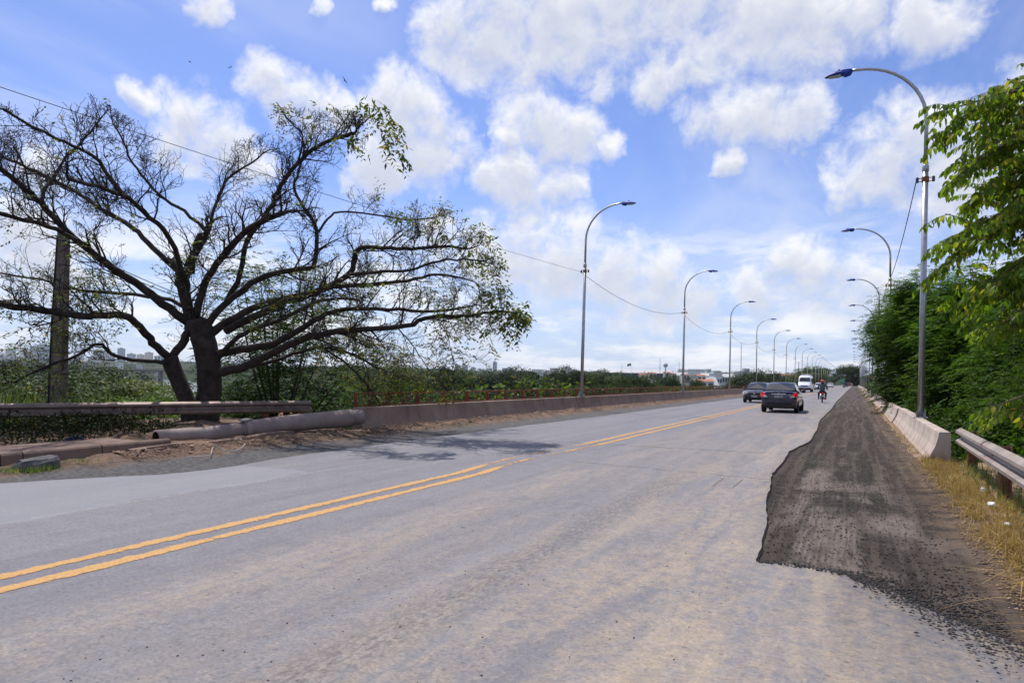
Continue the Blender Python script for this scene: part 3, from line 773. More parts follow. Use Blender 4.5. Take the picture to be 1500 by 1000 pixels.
# ------------------------------------------------------------------ street lamps
def make_lamp():
    root = empty('street_lamp')
    MB().box(-.17, .17, -.17, .17, 0, .02).build('base_plate', 'galvanised', root)
    g = MB()
    for a in range(4):
        c_, s_ = math.cos(a * math.pi / 2 + .78), math.sin(a * math.pi / 2 + .78)
        g.prism([(.06 * c_ - .006 * s_, .06 * s_ + .006 * c_), (.06 * c_ + .006 * s_, .06 * s_ - .006 * c_), (.16 * c_ + .006 * s_, .16 * s_ - .006 * c_), (.16 * c_ - .006 * s_, .16 * s_ + .006 * c_)], .02, .16, 'Z')
    g.build('base_gusset', 'galvanised', root)
    MB().tube([(0, 0, .02), (0, 0, 3.2), (0, 0, 6.75)], [.082, .078, .072], 12).build('lower_pole', 'galvanised', root, True)
    MB().lathe([(.060, 6.70), (.084, 6.72), (.084, 6.86), (.056, 6.92)], 12).build('collar', 'galvanised', root, True)
    arc = [(0, 0, 6.8), (0, 0, 8.1)] + [(1.78 * (1 - math.cos(a)), 0, 8.1 + 1.72 * math.sin(a)) for a in [R(v) for v in range(8, 91, 8)]] + [(1.86, 0, 9.83)]
    MB().tube(arc, [.052] * 2 + [.05 - .014 * i / 12 for i in range(len(arc) - 2)], 10).build('arm', 'galvanised', root, True)
    hd = MB()     # cobra-head housing: lofted along the arm
    def sec(x, w_, zt, zb): return [(x, -w_ * .7, zb), (x, w_ * .7, zb), (x, w_, (zt + zb) * .5 - .01), (x, w_ * .6, zt - .012), (x, 0, zt), (x, -w_ * .6, zt - .012), (x, -w_, (zt + zb) * .5 - .01)]
    hd.loft([sec(0, .05, .045, -.05), sec(.05, .085, .06, -.11), sec(.20, .115, .07, -.125), sec(.26, .13, .072, -.07), sec(.45, .135, .062, -.055), sec(.62, .10, .035, -.045), sec(.72, .05, .0, -.04)])
    hd.lathe([(.03, .06), (.034, .085), (.03, .11), (.01, .115)], 8, origin=(.34, 0, 0))
    ho = hd.build('lamp_head', 'lamp_blue', root, False); ho.location = (1.84, 0, 9.83); ho.rotation_euler = (0, R(4), 0)
    ln = MB(); ln.loft([[(.29, -.10, -.062), (.29, .10, -.062), (.62, .07, -.050), (.62, -.07, -.050)], [(.33, -.07, -.098), (.33, .07, -.098), (.58, .05, -.08), (.58, -.05, -.08)]])
    ln.build('lens', 'lamp_lens', ho)
    br = MB(); br.box(-.19, .19, -.012, .012, 6.53, 6.545); br.box(-.19, .19, -.012, .012, 6.44, 6.455)
    br.lathe([(.088, 6.42), (.09, 6.43), (.09, 6.56), (.088, 6.57)], 12)
    bo = br.build('wire_bracket', 'rust_post', root)
    for sx in (-.19, .19):
        MB().lathe([(.02, 6.42), (.045, 6.44), (.03, 6.47), (.045, 6.495), (.03, 6.52), (.045, 6.55), (.02, 6.575)], 8, origin=(sx, 0, 0)).build('insulator', 'insulator', bo, True)
    return root
lampL_x, lampR_x, LB = -12.2, 1.75, .585
proto = make_lamp(); first = True
lamps_L, lamps_R = [], []
for i in range(18):
    o = proto if first else copy_tree(proto); first = False
    o.scale = (1, 1, .962); o.location = (lampL_x, 32 + i * 22.4, LB + .03); o.rotation_euler = (rnd.uniform(-.004, .004), .012 if i == 0 else rnd.uniform(-.007, .005), rnd.uniform(-.05, .05))
    tag(o, 'tall grey curved street lamp with blue head standing on the shaded left barrier', 'street lamp', 'street lamps on the left barrier'); lamps_L.append(o)
for i in range(15):
    o = copy_tree(proto); o.scale = (1, 1, 1)
    o.location = (lampR_x - .05 - (.09 if i == 0 else 0), (21.7 if i == 0 else 22.6 + i * 21.5), LB); o.rotation_euler = (rnd.uniform(-.004, .004), rnd.uniform(-.005, .005), math.pi + rnd.uniform(-.05, .05))
    tag(o, 'tall grey curved street lamp with blue head standing on the sunlit right barrier', 'street lamp', 'street lamps on the right barrier'); lamps_R.append(o)
lamps_L[0]['label'] = 'grey street lamp with blue head where the overhead wire leaves the bare tree'; del lamps_L[0]['group']
lamps_R[0]['label'] = 'grey street lamp with blue head bolted to the broken end of the pale barrier'; del lamps_R[0]['group']

def wire(a, b, sag, r=.011, name='overhead_wire', label='', group=None, n=18):
    a, b = Vector(a), Vector(b)
    pts_ = [a.lerp(b, t) + Vector((0, 0, -4 * sag * t * (1 - t))) for t in [k / n for k in range(n + 1)]]
    o = MB().tube(pts_, r, 5).build(name, 'cable', None, True); tag(o, label, 'wire', group); return o
hz = lambda L: L.location.z + 6.5 * L.scale.z
wire((-13.2, -8, 6.3), (lampL_x - .19, 32, hz(lamps_L[0])), .28, .007, label='black overhead wire passing through the bare tree to the first left lamp', n=30)
for i in range(9):
    a, b = lamps_L[i], lamps_L[i + 1]
    wire((a.location.x - .19, a.location.y, hz(a)), (b.location.x - .19, b.location.y, hz(b)), .75, .012, label='sagging black wire strung between the left street lamps', group='wires between left lamps')
for i in range(5):
    a, b = lamps_R[i], lamps_R[i + 1]
    wire((a.location.x - .19, a.location.y, hz(a)), (b.location.x - .19, b.location.y, hz(b)), .45, .013, label='black twisted wire strung between the right street lamps', group='wires between right lamps')

# ------------------------------------------------------------------ left sidewalk, kerbs, pipe, rubbish
sw = MB(); sw.loft([[(-11.78, 8.3, -.1), (-13.0, 8.35, -.1), (-13.0, 8.35, .21), (-11.78, 8.3, .21)], [(-11.62, 5.8, -.1), (-12.85, 6.0, -.1), (-12.85, 6.0, .215), (-11.62, 5.8, .215)], [(-11.3, -4, -.1), (-12.6, -4, -.1), (-12.6, -4, .21), (-11.3, -4, .21)]])
struct(sw.build('pavement', 'kerb_concrete'))
kb = empty('kerb', (-11.6, 5.8, 0)); tag(kb, 'stained brown concrete kerb along the short pavement beside the guardrail', 'kerb')
ky = [8.75, 7.35, 6.05, 5.72, 4.4, 3.1, 1.8]
for a, b in zip(ky[:-1], ky[1:]):
    xa, xb = -11.78 + (8.3 - a) * .066, -11.78 + (8.3 - b) * .066
    k = MB(); sec = lambda x, y: [(x - 0.0 + .012 + 11.6, y - 5.8, -.12), (x + .155 + 11.6, y - 5.8, -.12), (x + .135 + 11.6, y - 5.8, .20), (x + .11 + 11.6, y - 5.8, .228), (x + .012 + 11.6, y - 5.8, .235)]
    k.loft([sec(xa, a - .012), sec((xa + xb) / 2, (a + b) / 2), sec(xb, b + .012)]); k.build('kerb_stone', 'kerb_concrete', kb)
bk = MB(); a_, b_ = gp(196, 668), gp(432, 638); d_ = (b_ - a_)
rg = []
for t in [0, .05, .2, .4, .6, .8, 1]:
    p = a_ + d_ * t; h_ = .12 + .03 * math.sin(t * 9); wd = .16
    rg.append([(p.x, p.y, -.05), (p.x - wd, p.y - .03, -.05), (p.x - wd + .02, p.y - .03, h_), (p.x - .02, p.y, h_ - .01)])
tag(bk.loft(rg).build('broken_kerb', 'kerb_concrete'), 'low broken strip of old kerb in front of the fallen pipe', 'kerb')

pipe = empty('concrete_pipe', (-12.9, 9.4, 0)); tag(pipe, 'thick concrete pipe lying from the pavement to the end of the left barrier', 'pipe')
def pipe_sec(pts_, rr, nm):
    mb = MB(); P3 = [Vector(p) - Vector((-12.9, 9.4, 0)) for p in pts_]
    mb.tube(P3, rr, 20, caps=False); n0 = len(mb.v)
    mb.tube(P3, [r_ * .8 for r_ in rr], 20, caps=False)
    # ring faces at the open ends
    nn = 20; last = (len(P3) - 1) * nn
    for k in range(nn):
        j = (k + 1) % nn
        mb.quad_faces([(k, n0 + k, n0 + j, j), (last + j, n0 + last + j, n0 + last + k, last + k)])
    return mb.build(nm, 'pipe_concrete', pipe, True)
def pp(px, py, dep): return atd(px, py, dep)
pa = [pp(228, 641, 14.3), pp(260, 638.5, 14.7), pp(300, 636.5, 15.2), pp(362, 629, 16.0)]
pipe_sec(pa, [.165, .165, .172, .19], 'pipe_length')
pb_ = [pp(360, 629, 15.98), pp(420, 620, 16.8), pp(470, 615.5, 17.4), pp(500, 613, 17.8), pp(515, 611.5, 18.0)]
pipe_sec(pb_, [.20, .205, .215, .235, .225], 'pipe_length')
d_ = (pb_[1] - pb_[0]).normalized()
MB().tube([(p - Vector((-12.9, 9.4, 0))) for p in (pb_[0] - d_ * .06, pb_[0] + d_ * .10)], .222, 20).build('joint_collar', 'pipe_concrete', pipe, True)
cb = MB().box(-.09, .09, -.16, .16, 0, .03).build('joint_lid', 'deck_concrete', pipe); cb.location = pb_[0] - Vector((-12.9, 9.4, 0)) + Vector((0, 0, .215)); cb.rotation_euler = (.05, .08, .3)
pipe_sec([pp(508, 612, 17.9), pp(522, 610.5, 18.1), pp(531, 610, 18.2)], [.195, .19, .19], 'pipe_length')

def lump(name, loc, sx, sy, sz, mat, label, cat, seed=0, rz=0.0):
    mb = MB(); n = 12; rings = []
    for i in range(7):
        t = i / 6; h_ = math.sin(t * math.pi / 2); wv_ = max(.05, math.cos(t * math.pi / 2) ** .35)
        rings.append([(math.cos(a) * sx * wv_ * (1 + .25 * mnoise.noise((math.cos(a) * 1.7 + seed, math.sin(a) * 1.7, t * 2))), math.sin(a) * sy * wv_ * (1 + .25 * mnoise.noise((math.cos(a) * 2, math.sin(a) * 2 + seed, t))), h_ * sz * (1 + .2 * mnoise.noise((math.cos(a) * 2, math.sin(a) * 2, seed + 9)))) for a in [2 * math.pi * k / n for k in range(n)]])
    o = mb.loft(rings).build(name, mat); o.location = loc; o.rotation_euler = (0, 0, rz); tag(o, label, cat); return o
p = (gp(33, 690) + gp(85, 686)) / 2
rbk = MB(); rr_ = random.Random(6)
def rub_ring(z, sx, sy): return [(sx * math.copysign(abs(math.cos(a)) ** .45, math.cos(a)) + rr_.uniform(-.018, .018), sy * math.copysign(abs(math.sin(a)) ** .45, math.sin(a)) + rr_.uniform(-.025, .025), z + rr_.uniform(-.012, .012)) for a in [2 * math.pi * (k + .5) / 14 for k in range(14)]]
rbk.loft([rub_ring(-.05, .15, .30), rub_ring(.06, .16, .31), rub_ring(.13, .15, .29), rub_ring(.175, .12, .25)])
rub = rbk.build('concrete_rubble', 'dark_stone'); rub.location = (p.x - .08, p.y, 0); rub.rotation_euler = (.05, .08, .12)
tag(rub, 'dark block of broken concrete lying at the foot of the brown kerb', 'rubble')
p = gp(266, 658); lump('stone_slab', (p.x, p.y, .03), .10, .22, .05, 'barrier_light', 'flat pale stone lying in the dirt before the fallen pipe', 'stone', 5, .3)
p = gp(160, 672); lump('crumpled_sheet', (p.x, p.y, .01), .12, .30, .05, 'roof_metal', 'crumpled grey sheet of litter in the gutter by the kerb end', 'litter', 3, .1)
p = gp(105, 641, .25); lump('blue_bag', (-13.4, p.y + .25, .08), .12, .20, .16, 'blue_plastic', 'dark blue plastic bag under the old guardrail', 'bag', 8)
p = gp(1463, 742); lump('plastic_bag', (1.50, p.y - .2, .05), .045, .075, .03, 'white_plastic', 'white crumpled plastic bag lying in the dry grass', 'bag', 12)
p = gp(1458, 730); lump('plastic_cup', (1.56, p.y + .15, .07), .028, .028, .045, 'white_plastic', 'small white cup in the dry grass behind the plastic bag', 'cup', 15)
p = gp(1465, 765); lump('paper_scrap', (1.45, p.y - .35, .05), .03, .06, .015, 'white_plastic', 'scrap of white paper in the dry grass near the guardrail', 'litter', 18)
pts_ = [gp(272, 670, .05), gp(296, 668, .05), gp(309, 666, .04), gp(311, 656, .08), gp(315, 652, .12), gp(330, 660, .06), gp(345, 660, .05), gp(355, 655, .06), gp(359, 650, .10)]
tag(MB().tube(pts_, .009, 7).build('plastic_conduit', 'plate_grey', None, True), 'thin bent pale plastic tube lying in the dirt below the pipe', 'tube')

# utility pole
up = empty('utility_pole', atd(83, 600, 17.6)); base_z = up.location.z
up.location.z = -.8; tag(up, 'square concrete utility pole rising among the bare branches', 'utility pole')
topz = 1.5 + (541.5 - 340) / 1000 * 17.6 + .8
mb = MB(); mb.loft([[(sx * w_, sy * w_ * .8, z) for sx, sy in ((-1, -1), (1, -1), (1, 1), (-1, 1))] for w_, z in ((.18, 0), (.165, 1.5), (.11, topz))]); mb.build('shaft', 'pole_concrete', up)
for z in (2.2, 2.75, 3.3, 3.85, 4.4, 5.0, 5.5):
    w_ = .17 - .0118 * (z - 1.2) + .006
    MB().box(-w_, w_, -w_ * .82, w_ * .82, z, z + .035).build('steel_band', 'insulator', up)
MB().tube([(-.15, -.15, 1.0), (-.14, -.13, 3.5), (-.10, -.09, topz - .1)], .022, 6).build('cable_run', 'cable', up)
up.rotation_euler = (0, R(1.2), R(20))
for k, (dz_, px_, py_) in enumerate(((-.2, 470, 500), (-.35, 520, 520), (-.5, 560, 545))):
    e = atd(px_, py_, 27)
    wire(up.location + Vector((0, 0, topz + dz_)), e, .25, .012, label='black service cable drooping from the concrete utility pole', group='service cables from the utility pole')

# ------------------------------------------------------------------ leaves
def leaves(centers, dirs, length, width, droop=0.0, jitter=.5):
    """one folded diamond per leaf"""
    c = np.asarray(centers, float); n = len(c)
    d = np.asarray(dirs, float) + nrs.randn(n, 3) * jitter; d[:, 2] -= droop
    d /= np.linalg.norm(d, axis=1)[:, None] + 1e-9
    r_ = nrs.randn(n, 3); r_[:, 2] *= .35
    s_ = np.cross(d, r_); s_ /= np.linalg.norm(s_, axis=1)[:, None] + 1e-9
    s_ = np.where((np.abs(s_[:, 2]) > .75)[:, None], np.cross(d, s_), s_)
    u_ = np.cross(s_, d)
    ln = (np.asarray(length) * nrs.uniform(.65, 1.25, n))[:, None]; wd = (np.asarray(width) * nrs.uniform(.7, 1.2, n))[:, None]
    mid = c + d * ln * .45
    V = np.stack([c, mid + s_ * wd * .5 + u_ * wd * .15, c + d * ln, mid - s_ * wd * .5 + u_ * wd * .15], 1)
    F = np.arange(n * 4).reshape(n, 4)
    return V.reshape(-1, 3), F
def leaves_n(centers, normals, length, width, jitter=.45):
    """leaf diamonds lying roughly in the surface of the crown"""
    c = np.asarray(centers, float); n = len(c)
    u_ = np.asarray(normals, float); u_ = u_ / (np.linalg.norm(u_, axis=1)[:, None] + 1e-9) + nrs.randn(n, 3) * jitter
    u_ /= np.linalg.norm(u_, axis=1)[:, None] + 1e-9
    d = np.cross(u_, nrs.randn(n, 3)); d /= np.linalg.norm(d, axis=1)[:, None] + 1e-9; s_ = np.cross(d, u_)
    ln = (np.asarray(length) * nrs.uniform(.65, 1.25, n))[:, None]; wd = (np.asarray(width) * nrs.uniform(.7, 1.2, n))[:, None]
    mid = c + d * ln * .45
    V = np.stack([c, mid + s_ * wd * .5 - u_ * wd * .12, c + d * ln - u_ * ln * .15, mid - s_ * wd * .5 - u_ * wd * .12], 1)
    return V.reshape(-1, 3), np.arange(n * 4).reshape(n, 4)
def clump_crown(n_clumps, per, rx, ry, rz, cz, leaf_l, leaf_w, seed, hollow=.45, clump_r=.16, flat_bottom=-.75, lobes=7):
    g = np.random.RandomState(seed)
    lob = [(g.uniform(-.5, .5), g.uniform(-.5, .5), g.uniform(-.3, .42), g.uniform(.30, .52)) for _ in range(lobes)] + [(0, 0, .1, .78)] * 2
    cs, ns = [], []
    while len(cs) < n_clumps:
        lx, ly, lz, lr = lob[g.randint(len(lob))]
        v = g.randn(3); v /= np.linalg.norm(v); rr = lr * (hollow + (1 - hollow) * g.rand() ** .5)
        p_ = np.array((lx, ly, lz)) + v * rr
        if p_[2] < flat_bottom: continue
        cs.append(p_); ns.append(v + np.array((0, 0, .35)))
    cs = np.array(cs); clump_crown.normals = np.array(ns).repeat(per, 0); n = n_clumps * per
    off = g.randn(n_clumps, per, 3) * clump_r * .5; off[:, :, 2] *= .7
    P_ = (cs[:, None] + off).reshape(n, 3) * np.array((rx, ry, rz)) + np.array((0, 0, cz))
    dirs = (off.reshape(n, 3) * 3 + cs.repeat(per, 0) * .6); dirs[:, 2] += .1
    return P_, dirs, cs * np.array((rx, ry, rz)) + np.array((0, 0, cz))
def make_tree(name, h, rx, rz, leaf, seed, n_cl, per, leaf_l, leaf_w, bark='bark_brown', trunk_r=None, hollow=.45, droop=.2, clump_r=.16, cz=None, flat=-.75, jit=.8, lobes=7):
    root = empty(name); g = random.Random(seed)
    cz = cz if cz is not None else h - rz
    P_, dd, cs = clump_crown(n_cl, per, rx, rx, rz, cz, leaf_l, leaf_w, seed, hollow, clump_r, flat, lobes)
    V, F = leaves_n(P_, clump_crown.normals + dd * .5, leaf_l, leaf_w, .42)
    crown = np_obj('crown', V, F, leaf, root)
    tr = MB(); tr_r = trunk_r or h * .028
    fork = Vector((g.uniform(-.1, .1) * rx, g.uniform(-.1, .1) * rx, max(h * .18, cz - rz * .9)))
    tr.tube([(0, 0, -.6), (0, 0, .2), fork * .5 + Vector((g.uniform(-.05, .05) * h, 0, 0)), fork], [tr_r * 1.3, tr_r * 1.1, tr_r * .9, tr_r * .75], 8)
    sel = [cs[g.randrange(len(cs))] for _ in range(13)]
    for c_ in sel:
        e = Vector(c_); mdl = fork.lerp(e, .5) + Vector((g.uniform(-.1, .1), g.uniform(-.1, .1), -.08)) * rx
        tr.tube([fork - Vector((0, 0, .1)), mdl, e], [tr_r * .5, tr_r * .3, tr_r * .08], 5)
    tr.build('trunk', bark, root, True)
    return root

# ---------- the large bare-limbed tree at the left
bt = empty('bare_tree', (0, 0, 0)); Z0 = 19.0
tag(bt, 'large spreading dark tree with nearly bare branches behind the old guardrail', 'tree')
tw = MB(); tg = random.Random(3)
LIMBS = [  # pixel polyline, radius start->end (m), depth offset at the end
 ([(285,665),(274,590),(256,546),(248,524)], .30, .22, -.2, -.2),
 ([(300,668),(304,600),(307,545),(300,505),(290,470)], .46, .32, 0, 0),
 ([(248,524),(224,502),(205,479),(179,461),(128,463),(80,457),(0,446),(-80,436)], .17, .07, -.2, -4.8),
 ([(246,528),(237,530),(192,527),(163,518),(144,503),(112,521),(60,540),(20,560)], .10, .025, -.2, -3.2),
 ([(250,524),(270,498),(276,470),(266,424),(262,398)], .17, .12, -.2, .3),
 ([(284,478),(272,428),(276,392),(300,344)], .20, .11, 0, 1.2),
 ([(278,474),(237,444),(205,418),(173,398),(135,370),(99,340),(60,298),(30,271),(0,247),(-40,225)], .19, .05, 0, -4.2),
 ([(112,352),(69,331),(0,314),(-60,300)], .09, .04, -2.6, -5.0),
 ([(262,398),(225,364),(195,334),(150,307),(114,283),(75,262),(30,241),(-10,225)], .13, .04, .3, 2.2),
 ([(270,412),(249,349),(210,310),(186,289),(144,274),(100,262)], .12, .04, .2, -5.0),
 ([(178,283),(160,259),(141,232),(114,217),(75,199),(39,181),(5,160)], .075, .025, -3.6, -6.0),
 ([(60,298),(66,275),(78,262),(96,232),(126,202),(150,170)], .07, .02, -3.2, -2.0),
 ([(287,462),(300,415),(324,378),(366,334),(414,312)], .17, .07, 0, -2.0),
 ([(282,400),(288,349),(306,340),(312,310),(324,280),(333,262),(360,244),(390,222)], .10, .025, .8, 3.0),
 ([(306,342),(270,310),(234,286),(210,259),(192,235),(180,205),(165,180)], .085, .025, 1.0, 2.2),
 ([(330,445),(352,400),(362,352),(389,316),(407,280),(426,250),(450,226),(468,213),(494,202),(518,196)], .12, .045, .5, -1.8),
 ([(518,196),(530,181),(548,169),(556,160)], .035, .012, -1.8, -2.2),
 ([(437,238),(443,199),(422,175),(405,150)], .04, .012, -1.0, -.4),
 ([(300,480),(330,445),(380,408),(430,395),(458,390),(464,355),(461,328),(443,301),(431,274),(440,244),(446,215)], .16, .03, 0, 2.0),
 ([(466,340),(485,316),(506,310),(560,316),(600,322),(640,318)], .06, .02, 1.6, 3.2),
 ([(330,485),(400,450),(470,425),(512,400),(521,370),(536,362),(572,364),(614,364),(650,361),(684,364)], .17, .03, 0, -1.5),
 ([(512,402),(560,398),(599,396),(635,384),(668,380),(712,382)], .075, .02, -.8, -3.0),
 ([(305,492),(336,470),(384,446),(442,432),(484,420),(540,417),(596,411),(640,402),(680,408)], .19, .03, 0, 3.0),
 ([(312,520),(352,512),(400,503),(442,481),(470,464),(504,453),(568,453),(638,456),(690,448)], .20, .03, 0, 1.2),
 ([(312,545),(350,540),(400,516),(456,492),(512,484),(554,481),(596,477),(632,464),(680,463),(708,459),(736,456),(764,459)], .20, .02, 0, -2.2),
 ([(326,540),(384,533),(442,515),(473,509),(520,520),(560,545)], .11, .02, 0, 2.6),
 ([(476,512),(512,536),(545,574),(560,600)], .05, .02, -.8, 4.0),
 ([(456,492),(500,512),(548,535),(600,560)], .05, .015, -.8, 4.0),
 ([(582,480),(600,500),(618,526),(630,545)], .03, .008, -1.6, -1.9),
 ([(640,464),(655,490),(662,520)], .02, .006, -1.8, -2.0),
 ([(320,524),(350,492),(384,478),(416,466),(470,440),(520,438)], .12, .03, 0, -3.2),
 ([(300,470),(250,440),(180,430),(120,425),(60,410),(0,400)], .10, .03, 0, 3.0),
]
tips, limb_mid = [], []
def curve_pts(P_, per=4):
    out = []
    for i in range(len(P_) - 1):
        a, b, c_, d_ = P_[max(i - 1, 0)], P_[i], P_[i + 1], P_[min(i + 2, len(P_) - 1)]
        for k in range(per):
            t = k / per
            out.append(.5 * ((2 * b) + (c_ - a) * t + (2 * a - 5 * b + 4 * c_ - d_) * t * t + (3 * b - a - 3 * c_ + d_) * t ** 3))
    out.append(P_[-1]); return out
trunk_mb = MB(); branch_mb = MB()
CROWN_TOP = [(-200, 150), (0, 152), (60, 150), (130, 140), (185, 172), (250, 205), (310, 226), (345, 205), (392, 196), (415, 160), (470, 160), (525, 165), (545, 190), (560, 285), (650, 306), (712, 342), (745, 430), (768, 452), (775, 700)]
def inside_crown(q):                      # how high the crown stands over each part of the tree
    a = q.x * _c + q.y * _s; dpt = -q.x * _s + q.y * _c; u = a / dpt; v = (q.z - CAMH) / dpt
    px = 750 + FPX * (u * _cr + v * _sr); py = PCY - FPX * (-u * _sr + v * _cr)
    return py > lerp_pts(CROWN_TOP, px) - 4 and px < 772
def twig(p, d, ln, r_, lev):
    for _t in range(4):
        if inside_crown(p + d.normalized() * ln): break
        ln *= .55; d = d + Vector((0, 0, -.25))
    else: return
    n = 4 if lev < 2 else 3; pts_ = [p.copy()]; q = p.copy(); dd_ = d.normalized()
    for k in range(n):
        dd_ = (dd_ + Vector((tg.gauss(0, .23), tg.gauss(0, .23), tg.gauss(.045, .19)))).normalized()
        q = q + dd_ * ln / n; pts_.append(q.copy())
    branch_mb.tube(pts_, [max(.0045, r_ * (1 - .75 * k / n)) for k in range(n + 1)], 5 if lev == 0 else (4 if lev == 1 else 3), caps=False)
    if lev < 3:
        kids = (5, 4, 3)[lev]
        for k in range(kids):
            t = (k + tg.uniform(.5, 1.3)) / (kids + .4); i = min(n - 1, int(t * n)); b = pts_[i].lerp(pts_[i + 1], min(1, t * n - i))
            base_d = (pts_[i + 1] - pts_[i]).normalized()
            sd = base_d.cross(Vector((tg.gauss(0, 1), tg.gauss(0, 1), tg.gauss(0, .6)))).normalized()
            nd = (base_d * .75 + sd * tg.uniform(.5, .95) + Vector((0, 0, .16))).normalized()
            twig(b, nd, ln * tg.uniform(.42, .68), r_ * .5, lev + 1)
    if lev >= 2: tips.append((pts_[-1].copy(), dd_.copy()))
root_c = atd(300, 560, Z0)
for li, (pxs, r0, r1, d0, d1) in enumerate(LIMBS):
    n = len(pxs)
    P_ = [atd(x, y, Z0 + d0 + (d1 - d0) * (k / (n - 1)) ** 1.2) for k, (x, y) in enumerate(pxs)]
    C_ = curve_pts(P_, 4)
    for k in range(1, len(C_) - 1): C_[k] = C_[k] + Vector((mnoise.noise((k * .9, li, 0)), mnoise.noise((k * .9, li, 5)), mnoise.noise((k * .9, li, 9)))) * .05
    m_n = len(C_)
    r0 *= (.70 if li < 2 else .66); rad = [r0 + (r1 - r0) * (k / (m_n - 1)) ** .8 for k in range(m_n)]
    if li < 2: rad[0] *= 1.35; rad[1] *= 1.15
    (trunk_mb if r0 > .09 else branch_mb).tube(C_, rad, 10 if r0 > .12 else 7)
    if li < 2: continue
    L_ = sum((b - a).length for a, b in zip(C_[:-1], C_[1:])); step = .24 if (pxs[-1][1] < 330 and li != 16) else .28; s_ = L_ * (.30 if L_ > 3 else .12)
    while s_ < L_:
        rem = s_; 
        for k in range(m_n - 1):
            seg = (C_[k + 1] - C_[k]).length
            if rem <= seg: break
            rem -= seg
        b = C_[k].lerp(C_[k + 1], rem / max(seg, 1e-6)); bd_ = (C_[k + 1] - C_[k]).normalized()
        rr = rad[k]; tpos = s_ / L_
        outw = (b - root_c); outw.z *= .4; outw.normalize()
        sd = bd_.cross(Vector((tg.gauss(0, 1), tg.gauss(0, 1), tg.gauss(0, .7)))).normalized()
        nd = (bd_ * .6 + sd * tg.uniform(.6, 1.0) + outw * .25 + Vector((0, 0, tg.uniform(-.05, .5)))).normalized()
        low = pxs[-1][1] > 400 and pxs[-1][0] > 380
        twig(b, nd, tg.uniform(.65, 1.35) * (1.05 - .35 * tpos), max(.012, min(.032, rr * .42)), 0 if tg.random() < .62 else 1)
        s_ += step * tg.uniform(.6, 1.4)
    twig(C_[-1], (C_[-1] - C_[-2]).normalized(), .6, max(.012, r1 * .8), 0)
trunk_mb.build('trunk', 'bark_dark', bt, True)
bo_ = branch_mb.build('branches', 'bark_dark', bt, True)
lc, ld = [], []
def spray(p, d, k, ln=.22):           # a pinnate leaf: paired leaflets along a drooping stalk
    q = p.copy(); dd_ = (d + Vector((0, 0, -.35))).normalized()
    for i in range(k):
        q = q + dd_ * ln / k; dd_ = (dd_ + Vector((0, 0, -.12))).normalized()
        sd = dd_.cross(Vector((0, 0, 1)));
        if sd.length < .05: sd = Vector((1, 0, 0))
        sd.normalize()
        for s2 in (-1, 1): lc.append(q.copy()); ld.append(sd * s2 + dd_ * .5 + Vector((0, 0, -.3)))
for p, d in tips:
    if mnoise.noise(p * .9) < -.05 and p.z > 2.5: continue
    pz = p.z
    low = sm(6.2, 3.0, pz)
    prob = .015 + .34 * low
    if (p - root_c).length > 7.0 and p.x > root_c.x + 2: prob += .12
    if tg.random() < prob: spray(p, d + Vector((tg.gauss(0, .4), tg.gauss(0, .4), 0)), tg.choice((2, 3, 3)), .26)
def tuft(px, py, dep, n, sp_, k=5, ln=.55):
    for _ in range(int(n * 1.6)):
        q = atd(px + tg.gauss(0, sp_), py + tg.gauss(0, sp_), dep + tg.gauss(0, .15)); spray(q, Vector((tg.gauss(0, 1), tg.gauss(0, 1), -.4)), k, ln)
n_sparse = len(lc)
for a in ((548,155,16.9,4,6),(560,170,16.9,4,6),(572,190,16.8,7,7),(578,215,16.8,5,6),(520,190,17.2,3,8),(465,175,17.6,2,14),(545,140,16.9,2,4),
          (690,352,17.5,7,9),(702,364,17.4,6,9),(650,345,17.6,4,14),(575,300,20,3,10),(745,450,16.9,8,9),(757,462,16.8,6,8),(715,430,16.9,5,12),(730,470,16.9,3,10),(505,200,17.2,2,5)):
    tuft(*a)
V, F = leaves(lc, ld, np.array([.105] * n_sparse + [.165] * (len(lc) - n_sparse)), np.array([.045] * n_sparse + [.068] * (len(lc) - n_sparse)), .1, .35)
np_obj('leaves', V, F, 'leaf_sparse', bt)

# ---------- valley trees (each kind modelled once, then copied)
tree_round = make_tree('round_tree', 1.0, .46, .40, 'leaf_mango', 21, 1900, 16, .021, .015, hollow=.72, clump_r=.10, lobes=6)
tree_round2 = make_tree('round_tree', 1.0, .40, .42, 'leaf_mid', 22, 1800, 16, .021, .015, hollow=.7, clump_r=.11, lobes=8)
tree_bright = make_tree('bushy_tree', 1.0, .50, .42, 'leaf_bright', 23, 1700, 16, .021, .015, hollow=.65, clump_r=.12)
tree_olive = make_tree('bushy_tree', 1.0, .62, .36, 'leaf_olive', 24, 1500, 15, .024, .015, hollow=.65, clump_r=.11)
tree_flat = make_tree('umbrella_tree', 1.0, .62, .20, 'leaf_mid', 25, 800, 14, .028, .018, hollow=.35, clump_r=.12, cz=.78, flat=-.5)
protos = {'R': tree_round, 'S': tree_round2, 'B': tree_bright, 'O': tree_olive, 'F': tree_flat}
used = set()
tg2 = random.Random(5)
def put_tree(kind, px, ptop, depth, label, group=None, widen=1.0, gz=None):
    top = atd(px, ptop, depth); z0 = height(top.x, top.y) if gz is None else gz
    h = top.z - z0
    o = protos[kind] if kind not in used else copy_tree(protos[kind]); used.add(kind)
    o.location = (top.x, top.y, z0); s_ = h * 1.02; o.scale = (s_ * widen, s_ * widen, s_); o.rotation_euler = (0, 0, tg2.uniform(0, 6.28))
    tag(o, label, 'tree', group); return o
